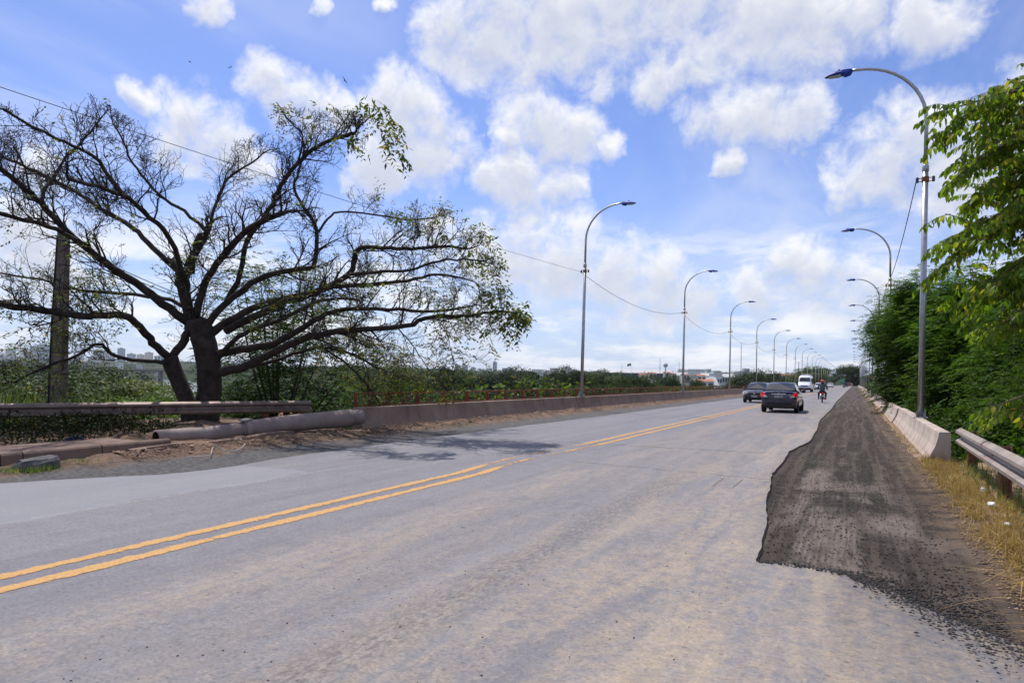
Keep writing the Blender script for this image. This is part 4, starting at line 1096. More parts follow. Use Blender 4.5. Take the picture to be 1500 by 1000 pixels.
spots = [('S',20,546,60,1.3),('R',62,535,95,1.5),('S',110,542,70,1.4),('O',150,548,55,1.1),('S',185,554,62,1.2),('R',130,528,190,1.8),('R',30,524,240,1.8),('B',255,562,48,1.0),('R',268,554,70,1.2),
         ('R',0,532,70,1.5),('S',45,540,50,1.3),('R',95,532,80,1.5),('S',130,536,52,1.3),('R',165,534,75,1.4),('S',205,558,80,1.1),('B',190,572,40,1.0),('R',-40,530,60,1.5),
         ('B',330,575,36,.9),('S',350,554,75,1.2),('B',420,574,42,1.0),('B',465,580,38,.9),('R',450,547,85,1.2),('R',395,550,70,1.2),('R',432,560,62,1.0),
         ('R',492,541,110,1.0),('S',520,549,95,.9),('R',545,538,130,1.05),('S',572,546,110,.9),('R',598,540,128,1.0),('S',624,548,115,.9),('R',650,541,140,1.0),('R',510,562,66,1.0),('R',555,566,62,.9),('R',600,568,60,.9),('S',640,566,66,.9),
         ('S',691,541,150,.85),('R',720,540,135,.95),('R',757,533,150,1.0),('S',776,544,125,.95),('R',800,549,140,.7),('R',829,532,150,.85),('R',845,539,160,.7),('S',863,541,150,.75),('S',882,537,165,.75),('S',906,541,150,.9),('S',926,544,160,.7),('S',950,542,160,.8),('R',978,543,230,.8),
         ('O',1000,562,115,1.0),('S',1016,548,230,.8),('B',1040,560,180,.9),('S',1062,561,180,.8),('B',968,560,150,.7),
         ('R',676,562,90,.9),('R',704,563,85,.9),('R',738,562,92,.9),('R',790,561,95,.9),('R',815,558,110,.9),('R',850,560,105,.9),('R',878,560,110,.9),('R',905,561,112,.9),('R',935,561,118,.9),('R',962,564,120,.9),('R',982,565,130,.8),('S',1028,566,150,.8),('R',1052,567,160,.8),('R',1076,562,175,.9),
         ('R',1098,539,165,1.0),('R',1118,537,178,1.0),('R',1138,545,185,.9),('R',1086,548,175,.8),('B',1163,553,240,1.1),('O',1172,543,300,1.3),('S',1150,556,215,.9),('B',1180,556,230,.9)]
KIND = {'R': 'dense dark green round tree', 'S': 'mid green leafy tree', 'B': 'bright green bushy tree', 'O': 'yellowish green low bushy tree'}
for k_, px, py, dep, wd in spots:
    if px < 320: wh = 'behind the utility pole and bare tree'
    elif px < 480: wh = 'in the gap past the old guardrail'
    elif px > 1080: wh = 'beyond the oncoming hatchback'
    elif dep < 70: wh = 'low beneath the start of the rusty railing'
    elif dep < 124: wh = 'in the lower row beyond the rusty railing'
    elif px > 940: wh = 'by the pale sheds beyond the rusty railing'
    else: wh = 'in the tall row across the valley'
    put_tree(k_, px, py, dep, KIND[k_] + ' ' + wh, KIND[k_] + 's ' + wh, wd)
put_tree('F', 1192, 534, 390, 'wide flat-topped tree rising behind the white van at the far bridge end', None, 1.1)
put_tree('F', 1203, 541, 420, 'small flat-topped tree beside the wide one at the far bridge end', None, 1.1)
put_tree('R', 1252, 540, 380, 'tall dark tree at the far end of the right lamp row', None, .62)
o = put_tree('F', 1246, 531, 372, 'dark layered tree crown leaning over the far end of the road', None, .8)
for k_, px, py, dep in [('R',1212,551,620),('S',1222,552,660),('R',1231,548,760),('O',1240,553,640),('S',1216,556,560),('R',1262,548,520),('S',1272,550,480),('R',1290,545,430),('O',1205,556,520),('R',1226,545,900),('S',1244,546,860),('S',1300,556,300),('B',1282,571,150),('B',1296,578,110),('B',1310,585,80)]:
    put_tree(k_, px, py, dep, {'R': 'dark round tree on the hillside where the road ends', 'S': 'mid green tree on the hillside where the road ends', 'O': 'yellowish tree on the hillside where the road ends', 'B': 'bright green bush below the right barrier past the feathery trees'}[k_],
             {'B': 'bushes below the right barrier'}.get(k_, 'hillside trees ' + {'R': 'dark', 'S': 'green', 'O': 'yellowish', 'B': ''}[k_]), 1.3)
# distant wooded slopes: one mass of canopy lumps
fp = []
ft = np.random.RandomState(8)
for _ in range(3600):
    px = ft.uniform(-120, 1620); dep = ft.uniform(.40, 2.9) * 1000
    q = atd(px, 545, dep)
    if river_d(q.x, q.y) < 85 and dep < 1500: continue
    if abs(q.x + 5) < 16 and q.y < 720: continue
    fp.append((q.x, q.y, height(q.x, q.y), ft.uniform(3, 7)))
fp = np.array(fp); per = 40; n = len(fp)
off = ft.randn(n, per, 3) * np.array((.5, .5, .32)); 
cc = (fp[:, None, :3] + off * fp[:, None, 3:4] + np.stack([np.zeros_like(fp[:, 3:4]), np.zeros_like(fp[:, 3:4]), fp[:, 3:4] * .65], 2)).reshape(-1, 3)
V, F = leaves_n(cc, off.reshape(-1, 3) + np.array((0, 0, .5)), fp[:, 3].repeat(per) * .34, fp[:, 3].repeat(per) * .28, .4)
tag(np_obj('distant_woods', V, F, 'leaf_mid'), 'distant dark green woods covering the slopes around the city', 'woods', kind='stuff')

# ---------- feathery trees (left, behind the bare tree; right, behind the pale barrier)
def feather_tree(name, h, rx, rz, seed, n_cl, per, frond_l, frond_w, cz):
    root = empty(name); g = random.Random(seed)
    P_, dd, cs = clump_crown(n_cl, per, rx, rx, rz, cz, 0, 0, seed, .5, .15, -.95, 9)
    # each frond: a main rib with 5 pairs of narrow blades lying in a drooping plane
    n = len(P_); gg = np.random.RandomState(seed)
    d = dd + gg.randn(n, 3) * .5; d[:, 2] *= .5; d /= np.linalg.norm(d, axis=1)[:, None]
    C_, D_ = [], []
    side = np.cross(d, np.array((0, 0, 1.0))); side /= np.linalg.norm(side, axis=1)[:, None] + 1e-9
    for k in range(5):
        t = (k + .4) / 5
        q = P_ + d * frond_l * t + np.array((0, 0, -1.0)) * frond_l * .45 * t * t
        for s2 in (-1, 1): C_.append(q); D_.append(side * s2 + d * .55 + np.array((0, 0, -.25)))
    C_ = np.concatenate(C_); D_ = np.concatenate(D_)
    V, F = leaves(C_, D_, frond_l * .55, frond_w, .1, .12)
    np_obj('crown', V, F, 'leaf_feather', root)
    tr = MB(); fork = Vector((0, 0, h * .35))
    tr.tube([(0, 0, -7.0), (0, 0, -.8), (.1, 0, h * .15), fork], [.18, .16, .13, .11], 8)
    for _ in range(16):
        e = Vector(cs[g.randrange(len(cs))]); tr.tube([fork - Vector((0, 0, g.uniform(0, .6))), fork.lerp(e, .5) + Vector((0, 0, -.15 * rx)), e], [.07, .045, .012], 5)
    tr.build('trunk', 'bark_brown', root, True); return root
ft1 = feather_tree('feathery_tree', 10.5, 2.7, 4.2, 31, 420, 12, .34, .045, 6.2)
ft3 = feather_tree('feathery_tree', 11.0, 3.6, 4.9, 35, 230, 8, .42, .05, 6.2)
ft2 = feather_tree('feathery_tree', 10.0, 2.9, 4.4, 32, 480, 12, .34, .045, 5.6)
def put_f(src_, first_, loc, rz_, sc, label, group=None):
    o = src_ if first_ else copy_tree(src_); o.location = loc; o.rotation_euler = (0, 0, rz_); o.scale = sc; tag(o, label, 'tree', group); return o
q = atd(405, 560, 25.5); put_f(ft3, True, (q.x, q.y, -4.6), .4, (1.0, 1.0, 1.02), 'feathery green tree showing through the limbs of the large bare tree')
q = atd(470, 590, 30); put_f(ft3, False, (q.x, q.y, -7.2), 2.2, (.9, .9, .85), 'lower feathery tree below the right limbs of the bare tree')
q = atd(350, 600, 27); put_f(ft3, False, (q.x, q.y, -6.3), 1.2, (.8, .8, .75), 'small feathery tree behind the trunk of the bare tree')
used_ft1 = False
def rlab(x, y):
    t_ = 'feathery green tree %s the pale barrier, %s its first lamp' % ('crowding against' if x < 4.3 else 'set back behind', 'short of' if y < 24 else 'just past' if y < 34.2 else 'well past')
    return t_, t_.replace('feathery green tree', 'feathery trees')
put_f(ft2, True, (3.25, 39.4, -2.2), 0, (1.18, 1.18, .92), *rlab(3.25, 39.4))
for (x, y, z, r_, s_, sz) in [(2.35, 41.6, 1.2, .9, .80, .62), (2.25, 44.0, 1.5, 3.9, .78, .52), (3.0, 37.6, .6, 4.9, .75, .66), (3.1, 41.0, -1.4, 3.4, 1.1, .82), (3.6, 42.5, .2, 1.9, 1.0, .66), (5.4, 33.5, -4.4, 1.3, 1.3, 1.12), (4.9, 35.0, -1.6, 4.4, 1.15, .86), (5.3, 28.0, -4.6, 2.6, .95, 1.05), (7.0, 35.0, -4.6, 4.0, 1.1, 1.2), (7.4, 28.5, -4.3, 5.0, 1.1, 1.12), (4.6, 23.3, -5.2, 3.1, .82, .92), (6.6, 21.0, -5.0, .8, 1.0, 1.05), (9.8, 28, -4.6, 2.0, 1.2, 1.2), (5.6, 17.5, -5.2, 1.8, .85, .92), (8.6, 22, -4.7, 5.7, 1.15, 1.2)]:
    if ft1 is not None and r_ >= 3: put_f(ft1, not used_ft1, (x, y, z), r_, (s_, s_, sz), *rlab(x, y)); used_ft1 = True
    else: put_f(ft2, False, (x, y, z), r_, (s_, s_, sz), *rlab(x, y))
tree_shr = make_tree('leafy_shrub', 4.2, 1.5, 2.0, 'leaf_feather', 44, 380, 14, .16, .07, hollow=.4, clump_r=.2, cz=2.2, flat=-1, trunk_r=.06)
first = True
for (x, y, z, s_) in [(3.3, 24.0, -3.3, 1.0), (3.2, 27.5, -3.2, 1.0), (3.4, 20.5, -3.6, 1.0), (3.7, 17.2, -3.7, 1.0), (3.1, 31.5, -3.3, 1.0), (4.0, 41.0, -3.4, 1.05), (3.8, 46.5, -3.6, 1.05), (3.9, 36.0, -3.3, 1.0), (3.9, 14.0, -3.9, 1.0), (4.6, 11.2, -4.0, 1.0)]:
    o = tree_shr if first else copy_tree(tree_shr); first = False
    o.location = (x, y, z); o.scale = (s_, s_, s_); o.rotation_euler = (0, 0, x * 7 + y); tag(o, 'dense green shrub filling the slope under the feathery trees', 'shrub', 'shrubs under the feathery trees')

# ---------- broadleaf tree whose boughs reach in from the right
rt = empty('broadleaf_tree', (4.05, 13.4, -2.6)); tag(rt, 'broadleaf tree with drooping leafy boughs reaching over the right guardrail', 'tree')
RO = Vector((4.05, 13.4, -2.6)); rb = MB(); rc, rdv = [], []; rg_ = random.Random(17)
top_ = atd(1590, 80, 12.6)
trunk_pts = [Vector((4.05, 13.4, -3.0)), Vector((4.1, 13.5, 0.5)), Vector((4.0, 13.5, 3.0)), Vector((3.9, 13.6, 5.5)), Vector((3.8, 13.6, 7.6))]
rb.tube([p - RO for p in trunk_pts], [.17, .14, .12, .085, .04], 10)
def leaf_twig(a, d, ln, k, sag):
    q = a.copy(); dd_ = d.normalized(); pts_ = [q - RO]
    for i in range(k):
        q = q + dd_ * ln / k; dd_ = (dd_ + Vector((rg_.gauss(0, .10), rg_.gauss(0, .10), -sag / k))).normalized(); pts_.append(q - RO)
        sd = dd_.cross(Vector((0, 0, 1))); sd = sd.normalized() if sd.length > .05 else Vector((1, 0, 0))
        for s2 in (-1, 1):
            rc.append(q - RO + sd * s2 * .01); rdv.append(sd * s2 * .65 + dd_ * .5 + Vector((0, 0, -.95)))
    rb.tube(pts_, [.007 * (1 - .6 * i / k) for i in range(k + 1)], 4, caps=False)
    rc.append(q - RO); rdv.append(dd_ + Vector((0, 0, -.3)))
boughs = [((1362,158),10.6,5.9),((1355,192),10.8,5.6),((1440,132),11.2,6.3),((1480,130),11.6,6.5),((1400,230),11.0,5.2),((1388,245),10.6,4.9),((1385,350),10.9,4.2),((1345,392),11.0,3.8),((1365,345),11.0,4.0),((1400,290),11.4,4.6),((1420,410),10.8,3.4),((1430,190),11.3,5.6),((1440,270),11.0,4.8),
          ((1450,330),11.2,4.2),((1470,400),10.6,3.4),((1410,440),11.2,3.2),((1470,230),10.8,5.2),((1440,470),10.9,2.9),((1470,590),9.6,1.6),((1490,600),9.8,1.5),((1482,470),10.4,3.0),((1485,320),10.6,4.4),((1460,160),10.9,6.0),((1495,200),11.0,5.8),((1520,150),11.4,6.4),((1530,280),11.0,5.0),((1540,380),11.0,4.0),((1540,480),10.5,3.0)]
for (px, py), dep, hz_ in boughs:
    px += 34 if px < 1450 else 0
    e = atd(px, py, dep); st = Vector((3.95, 13.5, max(.6, min(7.2, e.z - .5 + rg_.uniform(-.4, .3)))))
    md_ = st.lerp(e, .55) + Vector((rg_.gauss(0, .2), rg_.gauss(0, .2), rg_.uniform(.1, .8))); path = curve_pts([st, md_, e], 7)
    rb.tube([p - RO for p in path], [.04 * (1 - .85 * i / (len(path) - 1)) + .004 for i in range(len(path))], 6, caps=False)
    for i in range(4, len(path)):
        b = path[i]; fd = (path[i] - path[i - 1]).normalized()
        for s2 in (-1, 1):
            if rg_.random() < .12: continue
            sd = fd.cross(Vector((0, 0, 1))).normalized() * s2
            leaf_twig(b, fd * .6 + sd * rg_.uniform(.4, 1.0) + Vector((0, 0, rg_.uniform(-.1, .25))), rg_.uniform(.35, .7), rg_.choice((5, 6, 7)), rg_.uniform(.3, .8))
    leaf_twig(e, fd, .5, 7, .6)
for _ in range(260):
    px = 1560 - 150 * abs(rg_.gauss(0, .55)); py = rg_.uniform(120, 480); dep = rg_.uniform(9.8, 13.2)
    if px < 1395 + 40 * math.sin(py * .055): continue
    q = atd(px, py, dep); a_r = rg_.uniform(0, 6.28)
    leaf_twig(q, Vector((math.cos(a_r), math.sin(a_r), rg_.uniform(-.3, .3))), rg_.uniform(.4, .8), rg_.choice((6, 7, 8)), rg_.uniform(.4, 1.2))
rb.build('trunk', 'bark_brown', rt, True)
# fuller leaf blades: six-sided, folded along the midrib
def big_leaves(C_, D_, ln, wd):
    c = np.array([tuple(p) for p in C_]); d = np.array([tuple(p) for p in D_]) + nrs.randn(len(C_), 3) * .18; n = len(c)
    d /= np.linalg.norm(d, axis=1)[:, None]
    s_ = np.cross(d, np.array((0, 0, 1.0)) + nrs.randn(n, 3) * .5); s_ /= np.linalg.norm(s_, axis=1)[:, None] + 1e-9; u_ = np.cross(s_, d)
    L = (ln * nrs.uniform(.7, 1.2, n))[:, None]; W = (wd * nrs.uniform(.75, 1.15, n))[:, None]
    V = np.stack([c, c + d * L * .3 + s_ * W * .5 + u_ * W * .18, c + d * L * .65 + s_ * W * .42 + u_ * W * .12 - u_ * L * .05, c + d * L - u_ * L * .14, c + d * L * .65 - s_ * W * .42 + u_ * W * .12 - u_ * L * .05, c + d * L * .3 - s_ * W * .5 + u_ * W * .18,
                  c + d * L * .3, c + d * L * .65 - u_ * L * .05], 1)
    idx = np.arange(n)[:, None] * 8
    T = np.array([(0, 1, 6, 0), (6, 1, 2, 7), (7, 2, 3, 3), (0, 6, 5, 5), (6, 7, 4, 5), (7, 3, 4, 4)])
    tri = np.array([(0, 1, 6), (6, 1, 2), (6, 2, 7), (7, 2, 3), (0, 6, 5), (6, 7, 4), (6, 4, 5), (7, 3, 4)])
    F = (tri[None] + np.arange(n)[:, None, None] * 8).reshape(-1, 3)
    return V.reshape(-1, 3), F
V, F = big_leaves(rc, rdv, .14, .062); np_obj('leaves', V, F, 'leaf_broad', rt)

# ---------- large-leaved plants behind the railing
def make_bigleaf():
    root = empty('large_leaved_plant'); g = random.Random(41); mb = MB(); C_, D_ = [], []
    for s_ in range(7):
        a = g.uniform(0, 6.28); bx_, by_ = g.uniform(-.3, .3), g.uniform(-.3, .3); h = g.uniform(2.2, 3.2)
        e = Vector((bx_ + math.cos(a) * g.uniform(.3, .9), by_ + math.sin(a) * g.uniform(.3, .9), h))
        pts_ = curve_pts([Vector((bx_, by_, 0)), Vector((bx_, by_, h * .5)), e], 5); mb.tube(pts_, .022, 5, caps=False)
        for p in pts_[4:]:
            for k in range(3):
                b = g.uniform(0, 6.28); C_.append(p); D_.append(Vector((math.cos(b), math.sin(b), g.uniform(-.1, .5))))
    mb.build('stems', 'bark_brown', root, True)
    V, F = big_leaves(C_, D_, .26, .15); np_obj('leaves', V, F, 'leaf_bright', root); return root
bl = make_bigleaf(); first = True
for px, py, x in [(690,579,-14.4),(716,577,-14.2),(742,571,-14.3),(765,564,-14.2),(790,565,-14.4),(820,566,-14.0),(843,570,-14.3),(800,573,-13.9),(892,574,-14.2)]:
    t_p = atx(px, py, x); o = bl if first else copy_tree(bl); first = False
    o.location = (t_p.x, t_p.y, t_p.z - 2.75); o.rotation_euler = (0, 0, rnd.uniform(0, 6)); s_ = rnd.uniform(.85, 1.05); o.scale = (s_, s_, 1)
    tag(o, 'pale green large-leaved plant growing up behind the rusty railing', 'plant', 'large-leaved plants behind the railing')

# ---------- grasses and weeds
def blades(name, spots_, hgt, wid, mat, lean=.5, curl=.5, segs=3):
    n = len(spots_); b = np.array(spots_, float); h = hgt * nrs.uniform(.45, 1.25, n); a = nrs.rand(n) * 6.283
    d = np.stack([np.cos(a), np.sin(a), np.zeros(n)], 1); s_ = np.stack([-np.sin(a), np.cos(a), np.zeros(n)], 1)
    ln = lean * nrs.rand(n); rows = []
    for k in range(segs + 1):
        t = k / segs
        ctr = b + np.array((0, 0, 1.0)) * (h * (t - curl * ln * t * t))[:, None] + d * (h * ln * (t ** 1.7) * 1.1)[:, None]
        w_ = wid * (1 - t) ** .7 * .5 + .0006
        rows += [ctr - s_ * w_, ctr + s_ * w_]
    V = np.stack(rows, 1); nv = V.shape[1]
    q = np.array([(2 * k, 2 * k + 1, 2 * k + 3, 2 * k + 2) for k in range(segs)])
    F = (q[None] + np.arange(n)[:, None, None] * nv).reshape(-1, 4)
    return np_obj(name, V.reshape(-1, 3), F, mat)
sp_ = []
for _ in range(16000):
    y = 3.5 + 12.2 * rnd.random(); x = 1.18 + abs(rnd.gauss(0, .38)) + .12 * mnoise.noise((y * 1.3, 0, 0))
    if mnoise.noise((x * 2.5, y * 2.2, 3)) < -.18 or x > 2.8: continue
    sp_.append((x, y, -.02))
tag(blades('straw_litter', [(x_ + rnd.gauss(0, .1), y_ + rnd.gauss(0, .1), z_) for x_, y_, z_ in sp_[::9]], .24, .007, 'grass_dry', 3.2, .38, 4), 'long fallen straw stalks lying along the edge of the milled strip', 'straw', kind='stuff')
tag(blades('dry_grass', sp_, .19, .007, 'grass_dry', 2.2, .55), 'dry straw coloured grass under the light grey guardrail', 'grass', kind='stuff')
sp_ = [(1.62 + abs(rnd.gauss(0, .3)), rnd.uniform(4, 15), -.02) for _ in range(420)]
tag(blades('green_weeds', sp_, .36, .013, 'grass_green', .9, .5, 4), 'green grass tufts growing among the dry grass by the guardrail post', 'grass', kind='stuff')
sp_ = []
for i in range(900):
    y = 17 + 60 * rnd.random() ** 1.5; sp_.append((1.16 + rnd.uniform(-.08, .1), y + .3 * mnoise.noise((y, 0, 0)), 0)) if mnoise.noise((y * .8, 3, 0)) > -.05 else None
tag(blades('barrier_weeds', sp_, .16, .008, 'grass_dry', 1.1, .6), 'sparse dry weeds along the foot of the sunlit barrier', 'grass', kind='stuff')
# tall cane grass behind the old guardrail
sp_ = []
for _ in range(1500):
    px = rnd.choice((rnd.uniform(-120, 60), rnd.uniform(0, 170), rnd.uniform(70, 160))); dep = rnd.uniform(16.8, 19.6); q = atd(px, 600, dep); sp_.append((q.x, q.y, -.25 - .5 * sm(17, 20, dep)))
tag(blades('cane_grass', sp_, 1.4, .026, 'grass_green', .75, .45, 6), 'tall arching green cane grass behind the old guardrail', 'grass', kind='stuff')
sp_ = []
for _ in range(6000):
    t = rnd.random(); gx = -20 + 7.2 * t; gy = 0 + 14.5 * t
    sp_.append((gx + rnd.gauss(-.5, .75) , gy + rnd.gauss(0, .6), .02))
sp_ = [s for s in sp_ if s[0] < -13.1 - max(0, (8.5 - s[1])) * .02 and s[1] < 10.4 + rnd.gauss(0, .5)]
wc_, wn_ = [], []
for _ in range(1500):
    y = rnd.uniform(-1, 10.6); x = rnd.uniform(-16.8, -13.15 if y < 8.6 else -13.7); hh_ = rnd.uniform(.05, .55) * (.6 + .4 * sm(-13.1, -14.2, x))
    for _k in range(14): wc_.append((x + rnd.gauss(0, .09), y + rnd.gauss(0, .09), .05 + hh_ + rnd.gauss(0, .05))); wn_.append((rnd.gauss(0, .6), rnd.gauss(0, .6), 1))
V, F = leaves_n(wc_, wn_, .085, .038, .7)
tag(np_obj('shade_undergrowth', V, F, 'weed_dark'), 'low dark leafy undergrowth between the pavement and the old guardrail', 'weeds', kind='stuff')
tag(blades('shade_weeds', sp_, .62, .022, 'weed_dark', .9, .5, 4), 'dark tangled weeds under the old guardrail behind the pavement', 'weeds', kind='stuff')
sp_ = []
for (px, py, n_) in ((292, 655, 130), (405, 645, 60), (60, 690, 160), (110, 680, 120), (135, 672, 90), (15, 692, 160), (560, 632, 20), (690, 622, 20)):
    q = gp(px, py); sp_ += [(q.x + rnd.gauss(0, .10), q.y + rnd.gauss(0, .16), 0) for _ in range(n_)]
tag(blades('verge_tufts', sp_, .11, .009, 'grass_green', .8, .5), 'small green tufts growing in the gutter before the kerb and pipe', 'grass', kind='stuff')

# ------------------------------------------------------------------ vehicles
def ring_sec(y, w_, zb, zt, r_=.10, tw=None):        # rounded body section across the car
    tw = w_ if tw is None else tw
    h = [(w_ - .10, zb), (w_ - .02, zb + .10), (w_, zb + (zt - zb) * .45), (w_ - .01, zb + (zt - zb) * .72), (tw - .045, zt - .05), (tw - .15, zt), (0, zt + .018)]
    return [(x, y, z) for x, z in h] + [(-x, y, z) for x, z in h[-2::-1]]
def wheel(root, x, y, r_, side, rim='rim_alloy'):
    o = MB().lathe([(r_ * .62, -.09), (r_ * .92, -.10), (r_, -.07), (r_, .07), (r_ * .92, .10), (r_ * .62, .09)], 20, axis='X').build('tyre', 'rubber', root, True)
    o.name = 'wheel'; o.location = (x, y, r_)
    ri = MB(); ri.lathe([(r_ * .62, -.05), (r_ * .62, .07), (r_ * .54, .085), (r_ * .50, .06), (r_ * .12, .075), (.02, .085)], 18, axis='X')
    rr = ri.build('rim', rim, o, True); rr.scale = (side, 1, 1)
    for k in range(5):
        a = k * 2 * math.pi / 5; sp = MB().box(-.01, .012, -.03, .03, r_ * .12, r_ * .52); so = sp.build('spoke', rim, o); so.location = (.075 * side, 0, 0); so.rotation_euler = (a, 0, 0)
    return o
def car(name, paint, L, W, H, stations, gh, label, loc, rz, front=True, plate='plate_grey', text=None, detail=True, wheels=(.16, .80), wr=.30, tail='lamp_red'):
    """+Y is the nose. stations: (t along length 0 rear..1 nose, half width, z bottom, z top); gh: greenhouse (y_rear_base, y_rear_roof, y_front_roof, y_front_base)"""
    root = empty(name, loc, rz); tag(root, label, 'car')
    w2 = W / 2
    body = MB(); body.loft([ring_sec((t - .5) * L, w2 * ww, zb, zt, tw=w2 * ww * .985) for t, ww, zb, zt in stations])
    body.build('body', paint, root, True, subsurf=1)
    yb, yr, yf, yw = [(v - .5) * L for v in gh]
    zt_at = lambda y: lerp_pts([((s_[0] - .5) * L, s_[3]) for s_ in stations], y)
    wb, wt = w2 * .93, w2 * .70; zb_r, zb_f = zt_at(yb) - .03, zt_at(yw) - .03
    ym_ = (yr + yf) / 2; zm = (zb_r + zb_f) / 2 - .02
    cab = MB()
    lower = [(wb, yb + .06, zb_r), (wb, ym_, zm), (wb * .97, yw - .08, zb_f), (0, yw - .04, zb_f), (-wb * .97, yw - .08, zb_f), (-wb, ym_, zm), (-wb, yb + .06, zb_r), (0, yb + .03, zb_r)]
    mid_ = lambda f: [tuple(a * (1 - f) + b * f for a, b in zip(p, q)) for p, q in zip(lower, upper)]
    upper = [(wt * .96, yr, H - .055), (wt, ym_, H - .03), (wt * .96, yf, H - .06), (0, yf + .03, H - .04), (-wt * .96, yf, H - .06), (-wt, ym_, H - .03), (-wt * .96, yr, H - .055), (0, yr - .02, H - .04)]
    top2 = [(x * .55, y * .8 + ym_ * .2, H if abs(x) < .01 else H - .008) for x, y, z in upper]
    cab.loft([lower, mid_(.5), upper, top2]); cab.build('cabin', paint, root, True)
    def pane(nm, quad, off):
        mb = MB(); q = [Vector(p) for p in quad]; n_ = (q[1] - q[0]).cross(q[2] - q[0]).normalized() * off
        if sum((p for p in q), Vector()).dot(n_) < 0 and nm == 'side_window': n_ = -n_
        mb.loft([[p - n_ * .3 for p in q], [p + n_ for p in q]]); return mb.build(nm, 'car_glass', root)
    L3 = lambda a, b, f: tuple(x * (1 - f) + y * f for x, y in zip(a, b))
    # windscreens as two-facet panels following the cab
    for nm, ia, ic, ib in (('rear_window', 6, 7, 0), ('windscreen', 2, 3, 4)):
        mb = MB(); lo, hi = .14, .86
        A = [L3(lower[i], upper[i], lo) for i in (ia, ic, ib)]; B = [L3(lower[i], upper[i], hi) for i in (ia, ic, ib)]
        A[0] = L3(A[0], A[1], .10); A[2] = L3(A[2], A[1], .10); B[0] = L3(B[0], B[1], .08); B[2] = L3(B[2], B[1], .08)
        sg = -1 if nm == 'rear_window' else 1; o_ = Vector((0, sg * .022, .014)); i_ = Vector((0, -sg * .03, -.02))
        mb.loft([[Vector(p) + o_ for p in A + B[::-1]], [Vector(p) + i_ for p in A + B[::-1]]]); mb.build(nm, 'car_glass', root)
    for s_ in (1, -1):
        for (ia, ib) in ((0, 1), (1, 2)):
            lo, hi = .16, .84; a0, b0, a1, b1 = L3(lower[ia], upper[ia], lo), L3(lower[ib], upper[ib], lo), L3(lower[ia], upper[ia], hi), L3(lower[ib], upper[ib], hi)
            q = [L3(a0, b0, .06), L3(a0, b0, .95), L3(a1, b1, .95), L3(a1, b1, .10)]
            q = [Vector((p[0] * s_, p[1], p[2])) for p in q]; o_ = Vector((s_ * .014, 0, .004))
            mb = MB(); mb.loft([[p + o_ for p in q], [p - o_ for p in q]]); mb.build('side_window', 'car_glass', root)
    for s_ in (1, -1):
        for t in wheels:
            wheel(root, s_ * (w2 - .10), (t - .5) * L, wr, s_)
        mm = MB(); mm.bevbox(-.10, .10, -.05, .06, -.065, .075, .03); mo = mm.build('mirror', paint if paint != 'paint_navy' else 'black_trim', root, True); mo.location = (s_ * (w2 + .06), yw - .42, zb_f + .10)
        MB().box(-.004 if s_ > 0 else -.03, .03 if s_ > 0 else .004, -.09, .09, -.015, .015).build('door_handle', paint, root).location = (s_ * (w2 - .005), yr + .35, zm - .10)
    MB().box(-w2 * .80, w2 * .80, -L / 2 + .25, L / 2 - .25, .20, .34).build('underbody', 'black_trim', root)
    return root, w2
def sticker_box(root, name, mat, x, y, z, sx, sy, sz, r_=.012):
    mb = MB(); mb.bevbox(-sx, sx, -sy, sy, -sz, sz, min(r_, sx * .4, sy * .4, sz * .4)); o = mb.build(name, mat, root); o.location = (x, y, z); return o
def text_part(root, s_, loc, size, rot, mat):
    cu = bpy.data.curves.new('lettering', 'FONT'); cu.body = s_; cu.size = size; cu.align_x = 'CENTER'; cu.align_y = 'CENTER'; cu.extrude = .002
    tmp = bpy.data.objects.new('tmp', cu); col.objects.link(tmp)
    dg = bpy.context.evaluated_depsgraph_get(); me = bpy.data.meshes.new_from_object(tmp.evaluated_get(dg))
    bpy.data.objects.remove(tmp); me.materials.clear(); me.materials.append(M[mat])
    o = bpy.data.objects.new('plate_lettering', me); col.objects.link(o); o.parent = root; o.location = loc; o.rotation_euler = rot; return o

# dark sedan, seen from behind
SED = [(0, .86, .42, .98), (.015, .93, .30, 1.03), (.06, .98, .26, 1.07), (.16, 1.0, .24, 1.05), (.30, 1.0, .22, .98), (.55, 1.0, .20, .95), (.72, .99, .20, .95), (.84, .97, .22, .88), (.94, .92, .24, .80), (.985, .82, .28, .68), (1.0, .74, .34, .60)]
p = gp(1141, 604.5); sed, w2 = car('dark_sedan', 'paint_navy', 4.45, 1.70, 1.49, SED, (.10, .255, .53, .715), 'dark blue sedan with chrome boot strip driving away in the right lane', (p.x, p.y + 2.22, 0), R(-.6))
hl = 4.45 / 2
for s_ in (1, -1):      # tail lamps: red outside, clear inside
    mb = MB(); q = [(s_ * .855, -hl + .18, .98), (s_ * .80, -hl + .02, .99), (s_ * .62, -hl - .030, .90), (s_ * .60, -hl - .045, .80), (s_ * .82, -hl + .0, .76), (s_ * .865, -hl + .16, .80)]
    q = [Vector(v) for v in q]; ctr = sum(q, Vector()) / 6
    mb.loft([[v + Vector((s_ * -.006, .012, 0)) for v in q], [v + Vector((-s_ * .06, .12, 0)) for v in q]][::(1 if s_ < 0 else -1)])
    mb.build('tail_lamp', 'tail_lit', sed)
    mb = MB(); q = [(s_ * .70, -hl - .02, .86), (s_ * .59, -hl - .05, .845), (s_ * .50, -hl - .06, .75), (s_ * .72, -hl - .035, .76)]
    q = [Vector(v) for v in q]
    mb.loft([[v + Vector((0, .016, 0)) for v in q], [v + Vector((0, .12, 0)) for v in q]][::(1 if s_ < 0 else -1)]); mb.build('reverse_lamp', 'lamp_clear', sed)
    sticker_box(sed, 'bumper_reflector', 'lamp_red', s_ * .66, -hl - .015, .42, .06, .02, .015)
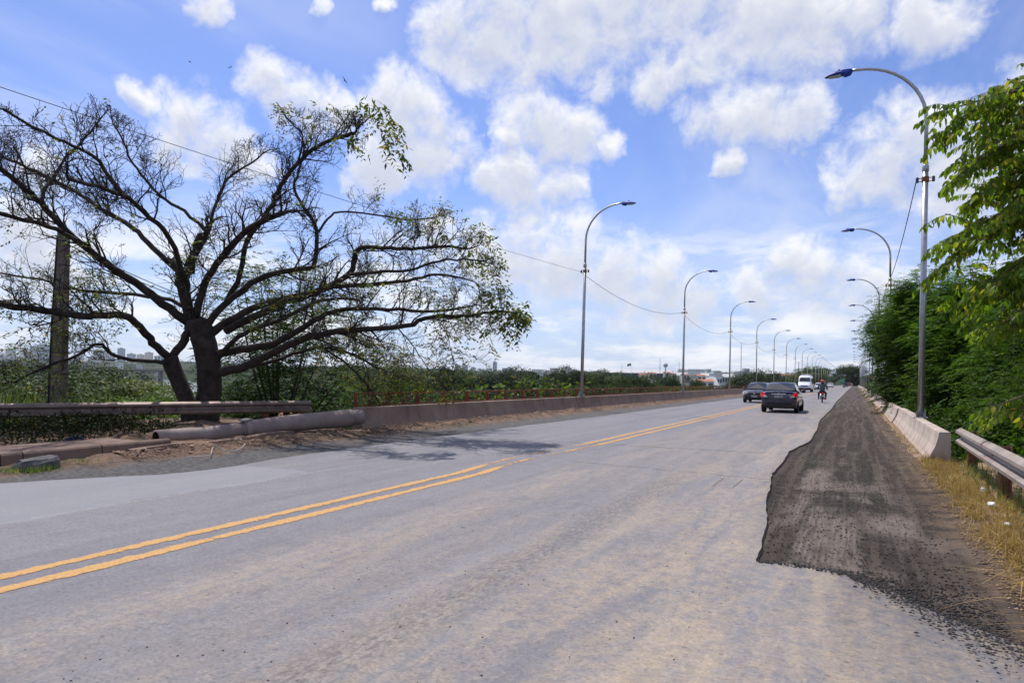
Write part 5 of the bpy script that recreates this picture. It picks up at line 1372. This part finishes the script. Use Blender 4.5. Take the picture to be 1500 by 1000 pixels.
sticker_box(sed, 'chrome_strip', 'chrome', 0, -hl - .015, .915, .33, .025, .020)
sticker_box(sed, 'boot_emblem', 'chrome', 0, -hl - .03, .93, .035, .025, .032)
sticker_box(sed, 'model_badge', 'chrome', .50, -hl - .01, .87, .06, .02, .012)
sticker_box(sed, 'boot_lip', 'black_trim', 0, -hl + .06, .985, .62, .06, .025, .02)
pl = sticker_box(sed, 'number_plate', 'plate_grey', 0, -hl - .03, .80, .20, .018, .065)
text_part(pl, 'PIC-4898', (0, -.0195, 0), .095, (R(90), 0, 0), 'plate_ink')
mb = MB(); mb.prism([(-.80, .27), (.80, .27), (.76, .42), (.45, .50), (-.45, .50), (-.76, .42)], -hl - .012, -hl + .2); mb.build('bumper_lower', 'black_trim', sed)
MB().tube([(.45, -hl - .05, .26), (.45, -hl + .4, .26)], .028, 8).build('exhaust', 'rust_post', sed)

# charcoal hatchback coming the other way
HAT = [(0, .84, .42, .92), (.02, .92, .30, .98), (.10, .98, .24, .99), (.30, 1.0, .22, .96), (.60, 1.0, .20, .93), (.72, .99, .20, .94), (.84, .97, .21, .90), (.94, .93, .22, .80), (.985, .86, .25, .70), (1.0, .80, .32, .60)]
p = gp(1104, 590); hat, w2 = car('dark_hatchback', 'paint_charcoal', 3.85, 1.65, 1.46, HAT, (.0, .13, .50, .735), 'charcoal hatchback with grey number plate coming towards the bridge end', (p.x + .05, p.y + 1.95, 0), math.pi - R(.6), wheels=(.17, .80), wr=.29)
hl = 3.85 / 2
for s_ in (1, -1):
    mb = MB(); q = [Vector(v) for v in ((s_ * .79, hl - .28, .83), (s_ * .74, hl - .10, .82), (s_ * .50, hl - .0, .72), (s_ * .52, hl + .01, .62), (s_ * .74, hl - .06, .62), (s_ * .80, hl - .20, .68))]
    mb.loft([[v + Vector((s_ * .015, .03, 0)) for v in q], [v + Vector((-s_ * .05, -.12, 0)) for v in q]][::(1 if s_ > 0 else -1)]); mb.build('headlamp', 'lamp_clear', hat)
    sticker_box(hat, 'fog_lamp', 'lamp_clear', s_ * .50, hl - .03, .36, .06, .02, .035)
sticker_box(hat, 'grille', 'black_trim', 0, hl - .0, .66, .40, .03, .05)
sticker_box(hat, 'bumper_intake', 'black_trim', 0, hl - .0, .36, .62, .03, .08)
sticker_box(hat, 'nose_emblem', 'chrome', 0, hl + .035, .67, .045, .01, .045)
sticker_box(hat, 'number_plate', 'plate_grey', 0, hl + .035, .47, .20, .012, .06)
sticker_box(hat, 'wiper', 'black_trim', .2, hl - 1.0, .985, .30, .015, .012)

# white van
p = gp(1187.5, 572.6); vx, vy = -7.0, 117.0
van = empty('white_van', (vx, vy, 0), math.pi); tag(van, 'tall white passenger van with roof unit coming along the left lane', 'van')
VAN = [(-3.0, .97, .38, 2.50), (-2.9, 1.0, .30, 2.58), (0.5, 1.0, .28, 2.60), (1.35, .985, .28, 2.56), (1.75, .97, .28, 2.36), (2.20, .96, .28, 1.55), (2.75, .93, .30, 1.22), (3.0, .86, .34, 1.05), (3.08, .80, .42, .80)]
mb = MB(); mb.loft([ring_sec(y, w_, zb, zt, tw=w_ * (.90 if zt > 2 else .97)) for y, w_, zb, zt in VAN]); mb.build('body', 'paint_white', van, True, subsurf=1)
q = [(-.78, 2.19, 1.62), (.78, 2.19, 1.62), (.70, 1.80, 2.20), (-.70, 1.80, 2.20)]
mb = MB(); mb.loft([[Vector(v) + Vector((0, .05, .035)) for v in q], [Vector(v) - Vector((0, .1, .06)) for v in q]]); mb.build('windscreen', 'car_glass', van)
for s_ in (1, -1):
    for t in (-1.9, 2.05): wheel(van, s_ * .88, t, .34, s_)
    sticker_box(van, 'headlamp', 'lamp_clear', s_ * .72, 2.90, .96, .15, .10, .12)
    sticker_box(van, 'indicator', 'lamp_amber', s_ * .88, 2.78, .96, .05, .10, .08)
    sticker_box(van, 'mirror', 'black_trim', s_ * 1.12, 1.95, 1.55, .09, .06, .17)
    sticker_box(van, 'side_window', 'car_glass', s_ * .985, 1.45, 1.85, .02, .40, .26)
    sticker_box(van, 'side_window', 'car_glass', s_ * .985, -1.0, 1.90, .02, 1.7, .28)
sticker_box(van, 'grille', 'black_trim', 0, 3.03, .92, .48, .05, .10)
sticker_box(van, 'front_bumper', 'black_trim', 0, 3.02, .50, .92, .14, .17, .05)
sticker_box(van, 'number_plate', 'plate_red', 0, 3.17, .50, .20, .012, .06)
sticker_box(van, 'roof_unit', 'paint_white', 0, -.2, 2.66, .62, .9, .11, .05)
sticker_box(van, 'nose_emblem', 'chrome', 0, 3.09, .94, .06, .01, .06)

# motorcycle and rider, from behind
def skin_mesh(name, joints, edges, mats, parent, pick, sub=2):
    me = bpy.data.meshes.new(name); me.from_pydata([j[0] for j in joints], edges, [])
    o = bpy.data.objects.new('tmp_skin', me); col.objects.link(o)
    sk = o.modifiers.new('skin', 'SKIN'); sk.use_smooth_shade = True
    lay = me.skin_vertices[0].data if me.skin_vertices else None
    if lay is None:
        bpy.context.view_layer.objects.active = o; bpy.ops.mesh.customdata_skin_add(); lay = me.skin_vertices[0].data
    for i, j in enumerate(joints): lay[i].radius = (j[1], j[2] if len(j) > 2 else j[1])
    lay[0].use_root = True
    ss_ = o.modifiers.new('sub', 'SUBSURF'); ss_.levels = ss_.render_levels = sub
    dg = bpy.context.evaluated_depsgraph_get(); ev = bpy.data.meshes.new_from_object(o.evaluated_get(dg))
    bpy.data.objects.remove(o)
    ev.materials.clear()
    for mm in mats: ev.materials.append(M[mm])
    for f in ev.polygons: f.material_index = pick(f.center); f.use_smooth = True
    r_ = bpy.data.objects.new(name, ev); col.objects.link(r_); r_.parent = parent; return r_
def make_rider(loc, rz, label, jacket='jacket_blue', helmet='helmet_red'):
    root = empty('person', loc, rz); tag(root, label, 'person')
    J = [((0, -.18, .80), .15, .12), ((0, -.14, .98), .155, .115), ((0, -.06, 1.18), .18, .12), ((0, .0, 1.33), .15, .11), ((0, .03, 1.42), .062), ((0, .06, 1.55), .085),
         ((.20, .0, 1.32), .075), ((.33, .14, 1.10), .058), ((.33, .42, 1.0), .042), ((.33, .50, .99), .038),
         ((-.20, .0, 1.32), .075), ((-.33, .14, 1.10), .058), ((-.33, .42, 1.0), .042), ((-.33, .50, .99), .038),
         ((.13, -.10, .78), .105), ((.25, .25, .72), .082), ((.24, .10, .36), .055), ((.24, .04, .27), .045), ((.25, .20, .24), .04),
         ((-.13, -.10, .78), .105), ((-.25, .25, .72), .082), ((-.24, .10, .36), .055), ((-.24, .04, .27), .045), ((-.25, .20, .24), .04)]
    E_ = [(0, 1), (1, 2), (2, 3), (3, 4), (4, 5), (3, 6), (6, 7), (7, 8), (8, 9), (3, 10), (10, 11), (11, 12), (12, 13), (0, 14), (14, 15), (15, 16), (16, 17), (17, 18), (0, 19), (19, 20), (20, 21), (21, 22), (22, 23)]
    def pick(c_):
        if c_.z > 1.44 or c_.y > .40: return 2
        if c_.z < .30: return 3
        return 0 if c_.z > .86 else 1
    skin_mesh('body', J, E_, [jacket, 'trousers_dark', 'skin_brown', 'black_trim'], root, pick)
    for s_ in (1, -1):      # fingers closed round the grips
        for k in range(4):
            x = s_ * (.30 + .022 * k); MB().tube([(x, .47, 1.005), (x, .53, 1.02), (x, .555, .99), (x, .53, .965)], [.011, .011, .010, .008], 6).build('finger', 'skin_brown', root, True)
        MB().tube([(s_ * .285, .47, .99), (s_ * .275, .51, .965), (s_ * .285, .54, .958)], [.012, .011, .009], 6).build('thumb', 'skin_brown', root, True)
    h = MB().lathe([(.085, -.10), (.125, -.06), (.138, .02), (.128, .09), (.09, .14), (.03, .162)], 16, origin=(0, .06, 1.57)).build('helmet', helmet, root, True)
    MB().lathe([(.11, -.155), (.128, -.11), (.129, -.06), (.126, -.055)], 16, origin=(0, .06, 1.57)).build('helmet_rim', 'black_trim', root, True)
    MB().loft([[(-.11, .14, 1.50), (.11, .14, 1.50), (.11, .14, 1.62), (-.11, .14, 1.62)], [(-.07, .205, 1.50), (.07, .205, 1.50), (.07, .195, 1.62), (-.07, .195, 1.62)]]).build('visor', 'car_glass', root)
    return root
def make_moto(loc, rz, label, lit=True, group=None):
    root = empty('motorcycle', loc, rz); tag(root, label, 'motorcycle', group)
    def wh(y, r_):
        o = MB().lathe([(r_ * .80, -.03), (r_ * .95, -.048), (r_, -.02), (r_, .02), (r_ * .95, .048), (r_ * .80, .03)], 20, axis='X').build('wheel', 'rubber', root, True); o.location = (0, y, r_)
        MB().lathe([(r_ * .81, -.02), (r_ * .84, 0), (r_ * .81, .02), (.05, .035), (.05, -.035)], 16, axis='X').build('rim', 'rim_alloy', o, True)
    wh(-.62, .30); wh(.66, .30)
    MB().loft([[(-.11, -.62, .80), (.11, -.62, .80), (.08, -.62, .72), (-.08, -.62, .72)], [(-.13, -.2, .78), (.13, -.2, .78), (.13, -.2, .62), (-.13, -.2, .62)], [(-.10, .12, .80), (.10, .12, .80), (.12, .12, .60), (-.12, .12, .60)]][::-1]).build('seat', 'black_trim', root)
    MB().loft([[(-.10, .10, .76), (.10, .10, .76), (.10, .10, .90), (-.10, .10, .90)], [(-.14, .28, .72), (.14, .28, .72), (.11, .28, .96), (-.11, .28, .96)], [(-.08, .48, .76), (.08, .48, .76), (.06, .48, .90), (-.06, .48, .90)]]).build('tank', 'paint_red', root, True)
    MB().bevbox(-.14, .14, -.08, .34, .26, .60, .05).build('engine', 'dark_stone', root)
    MB().tube([(.16, .2, .30), (.17, -.3, .30), (.18, -.75, .36)], [.03, .04, .05], 10).build('exhaust', 'chrome', root, True)
    for s_ in (1, -1):
        MB().tube([(s_ * .07, .66, .30), (s_ * .07, .52, .80), (s_ * .07, .48, .92)], .02, 8).build('fork', 'chrome', root, True)
        MB().tube([(0, .48, .95), (s_ * .16, .46, 1.0), (s_ * .34, .52, .99), (s_ * .42, .50, .985)], .014, 7).build('handlebar', 'black_trim', root, True)
        MB().tube([(s_ * .22, .48, 1.0), (s_ * .27, .50, 1.16)], .007, 5).build('mirror_stem', 'black_trim', root)
        sticker_box(root, 'mirror', 'black_trim', s_ * .29, .50, 1.19, .06, .012, .035)
        MB().tube([(s_ * .07, -.62, .30), (s_ * .10, -.42, .70)], .022, 8).build('rear_shock', 'chrome', root, True)
        MB().tube([(s_ * .10, .15, .24), (s_ * .30, .15, .24)], .014, 6).build('foot_peg', 'black_trim', root)
        sticker_box(root, 'indicator', 'lamp_amber', s_ * .15, -.76, .70, .035, .03, .02)
    MB().loft([[(-.07, -.55, .64), (.07, -.55, .64), (.07, -.55, .61), (-.07, -.55, .61)], [(-.075, -.85, .62), (.075, -.85, .62), (.075, -.85, .59), (-.075, -.85, .59)], [(-.075, -.98, .42), (.075, -.98, .42), (.075, -.96, .40), (-.075, -.96, .40)]]).build('mudguard', 'black_trim', root)
    sticker_box(root, 'tail_lamp', 'tail_lit' if lit else 'lamp_red', 0, -.82, .72, .085, .05, .045)
    pl_ = sticker_box(root, 'number_plate', 'plate_grey', 0, -.945, .52, .085, .008, .075); pl_.rotation_euler = (R(-20), 0, 0)
    sticker_box(root, 'headlamp', 'lamp_clear', 0, .60, .88, .09, .07, .09)
    return root
p = gp(1203.5, 589.8); make_moto((p.x, p.y + .9, 0), R(2), 'motorcycle with glowing red tail lamp ridden by a person in a red helmet')
make_rider((p.x, p.y + .9, 0), R(2), 'person in blue grey jacket and red helmet riding a motorcycle away')
p = gp(1235.5, 567.8); make_moto((-3.0, 225, 0), R(185), 'motorcycle coming towards the bridge end ahead of the second white car', False); make_rider((-3.0, 225, 0), R(185), 'person in dark jacket and red helmet riding an oncoming motorcycle', 'trousers_dark')
make_moto((-2.6, 262, 0), 0, 'motorcycle ridden away far along the bridge', False); make_rider((-2.6, 262, 0), 0, 'person in dark clothes and dark helmet riding far along the bridge', 'trousers_dark', 'black_trim')
# far cars
def far_car(paint, x, y, rz, label, st=HAT, gh=(.0, .13, .50, .735), L=4.1):
    r_, w_ = car('car', paint, L, 1.70, 1.48, st, gh, label, (x, y, 0), rz, wheels=(.17, .80))
    for s_ in (1, -1):
        sticker_box(r_, 'headlamp', 'lamp_clear', s_ * .62, L / 2 - .07, .74, .14, .06, .07); sticker_box(r_, 'tail_lamp', 'lamp_red', s_ * .70, -L / 2 + .05, .84, .09, .06, .12)
    sticker_box(r_, 'bumper_intake', 'black_trim', 0, L / 2, .38, .6, .03, .09); sticker_box(r_, 'number_plate', 'plate_grey', 0, L / 2 + .035, .5, .2, .01, .06); return r_
far_car('paint_white', -6.6, 152, math.pi, 'white car with dark windscreen following the white van')
far_car('paint_red', -6.9, 168, math.pi, 'dark red car close behind the first white car')
far_car('paint_white', -6.9, 232, math.pi, 'second white car further back in the left lane')
far_car('paint_charcoal', -3.3, 300, 0, 'dark car driving away beyond the motorcycles')
far_car('paint_red', -2.6, 360, 0, 'red car driving away near the far bridge end')
far_car('paint_silver', -1.9, 395, 0, 'silver car driving away at the far bridge end')
tk = empty('green_truck', (-6.4, 410, 0), math.pi); tag(tk, 'green box truck approaching at the far bridge end', 'truck')
sticker_box(tk, 'cargo_box', 'paint_green', 0, -1.2, 2.1, 1.2, 2.6, 1.2, .05); sticker_box(tk, 'cab', 'paint_green', 0, 2.4, 1.45, 1.05, .8, .85, .15); sticker_box(tk, 'windscreen', 'car_glass', 0, 3.19, 1.75, .85, .03, .32); sticker_box(tk, 'chassis', 'black_trim', 0, .2, .68, .5, 3.2, .16)
sticker_box(tk, 'front_bumper', 'black_trim', 0, 3.2, .55, 1.0, .1, .15)
for s_ in (1, -1):
    for y in (-2.6, 2.3): wheel(tk, s_ * .95, y, .48, s_)

# ------------------------------------------------------------------ far city
cg = random.Random(77)
def building(px0, px1, ptop, depth, wall, label, roof='flat', pbase=None, thick=None, group=None, rows=None, name='building'):
    a, b = atd(px0, ptop, depth), atd(px1, ptop, depth); zt = a.z
    w_ = (b - a).length; th = thick or max(8, w_ * .6)
    mid_ = (a + b) / 2; z0 = min(height(mid_.x, mid_.y), zt - 3) - 2
    root = empty(name, (mid_.x, mid_.y, z0), math.atan2(b.y - a.y, b.x - a.x)); tag(root, label, 'building', group)
    h = zt - z0
    if roof == 'flat':
        mb = MB(); mb.box(-w_ / 2, w_ / 2, 0, th, 0, h); mb.build('wall', wall, root)
        mb = MB(); mb.box(-w_ / 2 - .3, w_ / 2 + .3, -.3, th + .3, h - .6, h + .25); mb.build('parapet', wall, root)
        if h > 18:
            mb = MB(); mb.box(-w_ * .2, w_ * .15, th * .3, th * .7, h + .25, h + 3.2); mb.build('roof_tank', 'wall_grey', root)
    else:
        ov = w_ * .06; rh = roof if isinstance(roof, (int, float)) else w_ * .16
        mb = MB(); mb.box(-w_ / 2, w_ / 2, 0, th, 0, h - rh); mb.build('wall', wall, root)
        mb = MB(); mb.loft([[(-w_ / 2 - ov, -ov, h - rh), (w_ / 2 + ov, -ov, h - rh), (w_ / 2 + ov, th + ov, h - rh), (-w_ / 2 - ov, th + ov, h - rh)], [(-w_ / 2 - ov, th * .45, h), (w_ / 2 + ov, th * .45, h), (w_ / 2 + ov, th * .55, h), (-w_ / 2 - ov, th * .55, h)]]); mb.build('roof', 'roof_tile' if name == 'house' else 'roof_metal', root)
    if rows:
        nr, nc = rows
        for r_ in range(nr):
            for c_ in range(nc):
                x = -w_ / 2 + w_ * (c_ + .5) / nc; z = h * (.12 + .8 * (r_ + .5) / nr) if roof == 'flat' else (h - (rh + 1.8))
                ww = w_ / nc * .32; hh = min(1.1, h / nr * .25)
                MB().box(x - ww, x + ww, -.15, .05, z - hh, z + hh).build('window', 'window_dark', root)
    return root
TW = 'pale apartment tower on the far city skyline'
for (a, b, t, d) in [(44,52,507,2300),(54,66,505,2250),(30,38,514,2400),(8,16,512,2350),(136,150,513,2300),(154,164,516,2500),(172,178,510,2200),(186,194,518,2400),(200,207,519,2450),(212,220,516,2500),(108,118,520,2350),(226,240,521,2300),(575,584,529,2500),(668,674,536,2500),(677,685,534,2400),(690,697,538,2500),(742,751,538,2450)]:
    building(a, b, t, d, cg.choice(('wall_white', 'wall_grey', 'wall_cream')), TW, 'flat', thick=22, group='skyline towers', rows=(5, 3) if b - a > 8 else None)
building(722, 728, 530, 2300, 'wall_grey', 'single slender tower standing above the far tree line', 'flat', thick=16, rows=(6, 2))
building(893, 980, 540, 900, 'wall_blue', 'long blue walled warehouse with white roof on the horizon', 5.0, thick=30)
building(780, 796, 541, 1000, 'wall_white', 'small white block on the horizon beside the dark round trees', 'flat', thick=12)
building(806, 818, 539, 1100, 'wall_cream', 'cream stepped building on the horizon behind the lamp', 'flat', thick=12)
building(1008, 1032, 541, 520, 'wall_white', 'big white flat-roofed hall among the trees', 'flat', thick=16)
building(985, 1006, 545, 470, 'wall_cream', 'low pale shed with metal roof left of the white hall', 2.0, thick=14)
building(1030, 1046, 546, 440, 'wall_grey', 'low grey shed right of the white hall', 2.0, thick=14)
building(1046, 1058, 546, 400, 'wall_white', 'white two-storey block with dark windows', 'flat', thick=10, rows=(2, 3))
building(1058, 1078, 547, 400, 'wall_grey', 'long grey factory building with strip windows', 2.0, thick=14, rows=(1, 5))
building(1076, 1086, 544, 420, 'wall_white', 'white building partly hidden by the dark hatchback', 'flat', thick=10)
building(1028, 1052, 552, 330, 'wall_white', 'white gable-roofed shed standing below the white hall', 4.0, thick=12)
HS = 'small house with orange tiled roof among the valley trees'
for (a, b, t, d) in [(938,950,547,420),(952,962,545,460),(1002,1010,547,380),(1022,1034,548,330),(1026,1046,555,300),(985,991,546,420),(975,984,544,480),(1148,1160,547,420),(1162,1172,548,430),(1246,1258,552,560),(1280,1292,551,480),(690,702,551,300),(745,756,551,420)]:
    building(a, b, t, d, cg.choice(('wall_white', 'wall_cream')), HS, 'gable', group='tiled houses in the valley', rows=(1, 2), name='house')
hr = building(372, 416, 603, 28, 'wall_cream', 'house roof of orange tiles showing between the old guardrail and the pipe', 'gable', thick=5, name='house')
hr.location.z -= 0
# rows of lower city roofs
for k in range(46):
    px = cg.uniform(640, 1090) if k % 2 else cg.uniform(-20, 260); d = cg.uniform(1200, 2200); w_ = cg.uniform(4, 10)
    q = atd(px, 545, d); zt = height(q.x, q.y) + cg.uniform(8, 16); pt_ = 553.1 - .0157 * (750 - px) - (zt - CAMH) / d * 1000
    building(px, px + w_, pt_, d, cg.choice(('wall_white', 'wall_cream', 'wall_grey')), 'low pale building in the far city', 'flat', group='low far city buildings', thick=14)

def mast(px, ptop, depth, mat, label, wpx=1.2):
    t_p = atd(px, ptop, depth); z0 = height(t_p.x, t_p.y) - 1; h = t_p.z - z0; w_ = wpx / 1000 * depth / 2
    root = empty('radio_mast', (t_p.x, t_p.y, z0)); tag(root, label, 'mast')
    lg = MB()
    for a in range(3):
        c_, s_ = math.cos(a * 2.094) * w_, math.sin(a * 2.094) * w_; lg.tube([(c_, s_, 0), (c_ * .35, s_ * .35, h)], w_ * .22, 4)
    lg.build('legs', mat, root); cr_ = MB()
    for k in range(10):
        z = h * k / 10; f = 1 - .65 * k / 10; f2 = 1 - .65 * (k + 1) / 10
        for a in range(3):
            p0 = (math.cos(a * 2.094) * w_ * f, math.sin(a * 2.094) * w_ * f, z); p1 = (math.cos((a + 1) * 2.094) * w_ * f2, math.sin((a + 1) * 2.094) * w_ * f2, h * (k + 1) / 10); cr_.tube([p0, p1], w_ * .14, 3)
    cr_.build('bracing', mat, root)
mast(967, 524, 700, 'mast_grey', 'slender grey radio mast beside the water tower', 1.1)
mast(995, 530, 900, 'mast_red', 'short reddish mast between the lamps on the horizon', .9)
mast(1086, 503, 900, 'mast_red', 'tall red and grey lattice mast above the factory roofs', 1.4)
mast(1170, 529, 600, 'mast_grey', 'grey lattice mast left of the white van', 1.8)
mast(911, 534, 900, 'mast_grey', 'tiny mast above the blue warehouse', .7)
t_p = atd(975, 534, 800); z0 = height(t_p.x, t_p.y); wt = empty('water_tower', (t_p.x, t_p.y, z0)); tag(wt, 'round pale water tower on a stalk above the trees', 'water tower')
hh = t_p.z - z0; MB().lathe([(1.0, -1), (.8, hh * .5), (.7, hh - 3)], 10).build('stalk', 'wall_white', wt); MB().lathe([(.7, hh - 3.2), (2.2, hh - 2.2), (2.8, hh - .5), (2.2, hh + 1.2), (.8, hh + 2.0), (.1, hh + 2.2)], 14).build('tank', 'wall_grey', wt, True)
# big flag
f0 = atd(924.5, 532, 800); z0 = height(f0.x, f0.y); fr = empty('flag', (f0.x, f0.y, z0)); tag(fr, 'large green and yellow flag flying on a tall pole over the blue warehouse', 'flag')
hh = f0.z - z0; MB().tube([(0, 0, 0), (0, 0, hh)], [.22, .12], 6).build('flagpole', 'wall_white', fr)
right = Vector((math.cos(YAW), math.sin(YAW), 0)); ax = -right
def cloth(nm, shape, mat, off):
    mb = MB(); V_ = [ax * (u * 4.4) + Vector((0, 0, hh - 2.9 + v * 2.8 - u * u * .9)) + Vector((-right.y, right.x, 0)) * (off + .35 * math.sin(u * 7)) for u, v in shape]
    mb.loft([V_, [p + Vector((-right.y, right.x, 0)) * .04 for p in V_]]); mb.build(nm, mat, fr)
cloth('flag_cloth', [(0, 0), (.25, 0), (.5, 0), (.75, 0), (1, 0), (1, 1), (.75, 1), (.5, 1), (.25, 1), (0, 1)], 'flag_green', 0)
cloth('flag_diamond', [(.1, .5), (.5, .1), (.9, .5), (.5, .9)], 'flag_yellow', -.12)
cloth('flag_disc', [(.5 + .17 * math.cos(a * .785), .5 + .25 * math.sin(a * .785)) for a in range(8)], 'flag_blue', -.2)

# distant second bridge over the river
fa, fb = atd(168, 540.5, 640), atd(250, 541.8, 640)
fbz = fa.z; fbr = empty('far_bridge', ((fa.x + fb.x) / 2, (fa.y + fb.y) / 2, -9.5), math.atan2(fb.y - fa.y, fb.x - fa.x)); tag(fbr, 'distant low concrete bridge crossing the river seen below the bare tree', 'bridge')
ln = (fb - fa).length * 1.6; dk = fbz + 9.5
MB().box(-ln / 2, ln / 2, -4, 4, dk - 1.9, dk - .6).build('girder', 'deck_concrete', fbr); MB().box(-ln / 2, ln / 2, -5, 5, dk - .6, dk).build('deck', 'deck_concrete', fbr)
for k in range(5): x = -ln / 2 + ln * (k + .5) / 5; MB().box(x - .9, x + .9, -3, 3, -2.5, dk - 1.9).build('pier', 'deck_concrete', fbr)

# birds
for i, (px, py, d, tilt) in enumerate([(278, 91, 120, .3), (337, 99, 160, -.2), (505, 118, 110, .9)]):
    c_ = atd(px, py, d); o = MB(); wsp = .55
    o.tube([(-.22, 0, 0), (0, 0, .0), (.20, 0, .02), (.27, 0, .03)], [.02, .065, .05, .015], 6)
    for s_ in (1, -1): o.loft([[(.10, s_ * .02, .02), (-.10, s_ * .02, .02), (-.10, s_ * .02, .035), (.10, s_ * .02, .035)], [(.10, s_ * .32, .10), (-.08, s_ * .30, .10), (-.08, s_ * .30, .11), (.10, s_ * .32, .11)], [(-.02, s_ * .66, .06), (-.07, s_ * .64, .06), (-.07, s_ * .64, .065), (-.02, s_ * .66, .065)]])
    ob = o.build('bird', 'bird_black'); ob.location = c_; ob.rotation_euler = (tilt, .1, .8 + i)
    tag(ob, ['dark bird soaring left of the other over the bare tree', 'small dark bird soaring beside the first over the bare tree', 'dark banking bird above the leafy tip of the bare tree'][i], 'bird')

# ------------------------------------------------------------------ haze
m_, t_, o_ = new_mat('haze_air')
hv = t_.node('ShaderNodeVolumePrincipled'); hv.inputs['Color'].default_value = (.80, .88, 1.0, 1); hv.inputs['Density'].default_value = .00005; hv.inputs['Anisotropy'].default_value = .3
t_.l.new(hv.outputs[0], o_.inputs['Volume'])
hb = MB().box(-7100, 7100, -700, 8100, -14, 110).build('haze', 'haze_air'); tag(hb, 'thin pale blue haze over the whole valley', 'haze', kind='stuff')
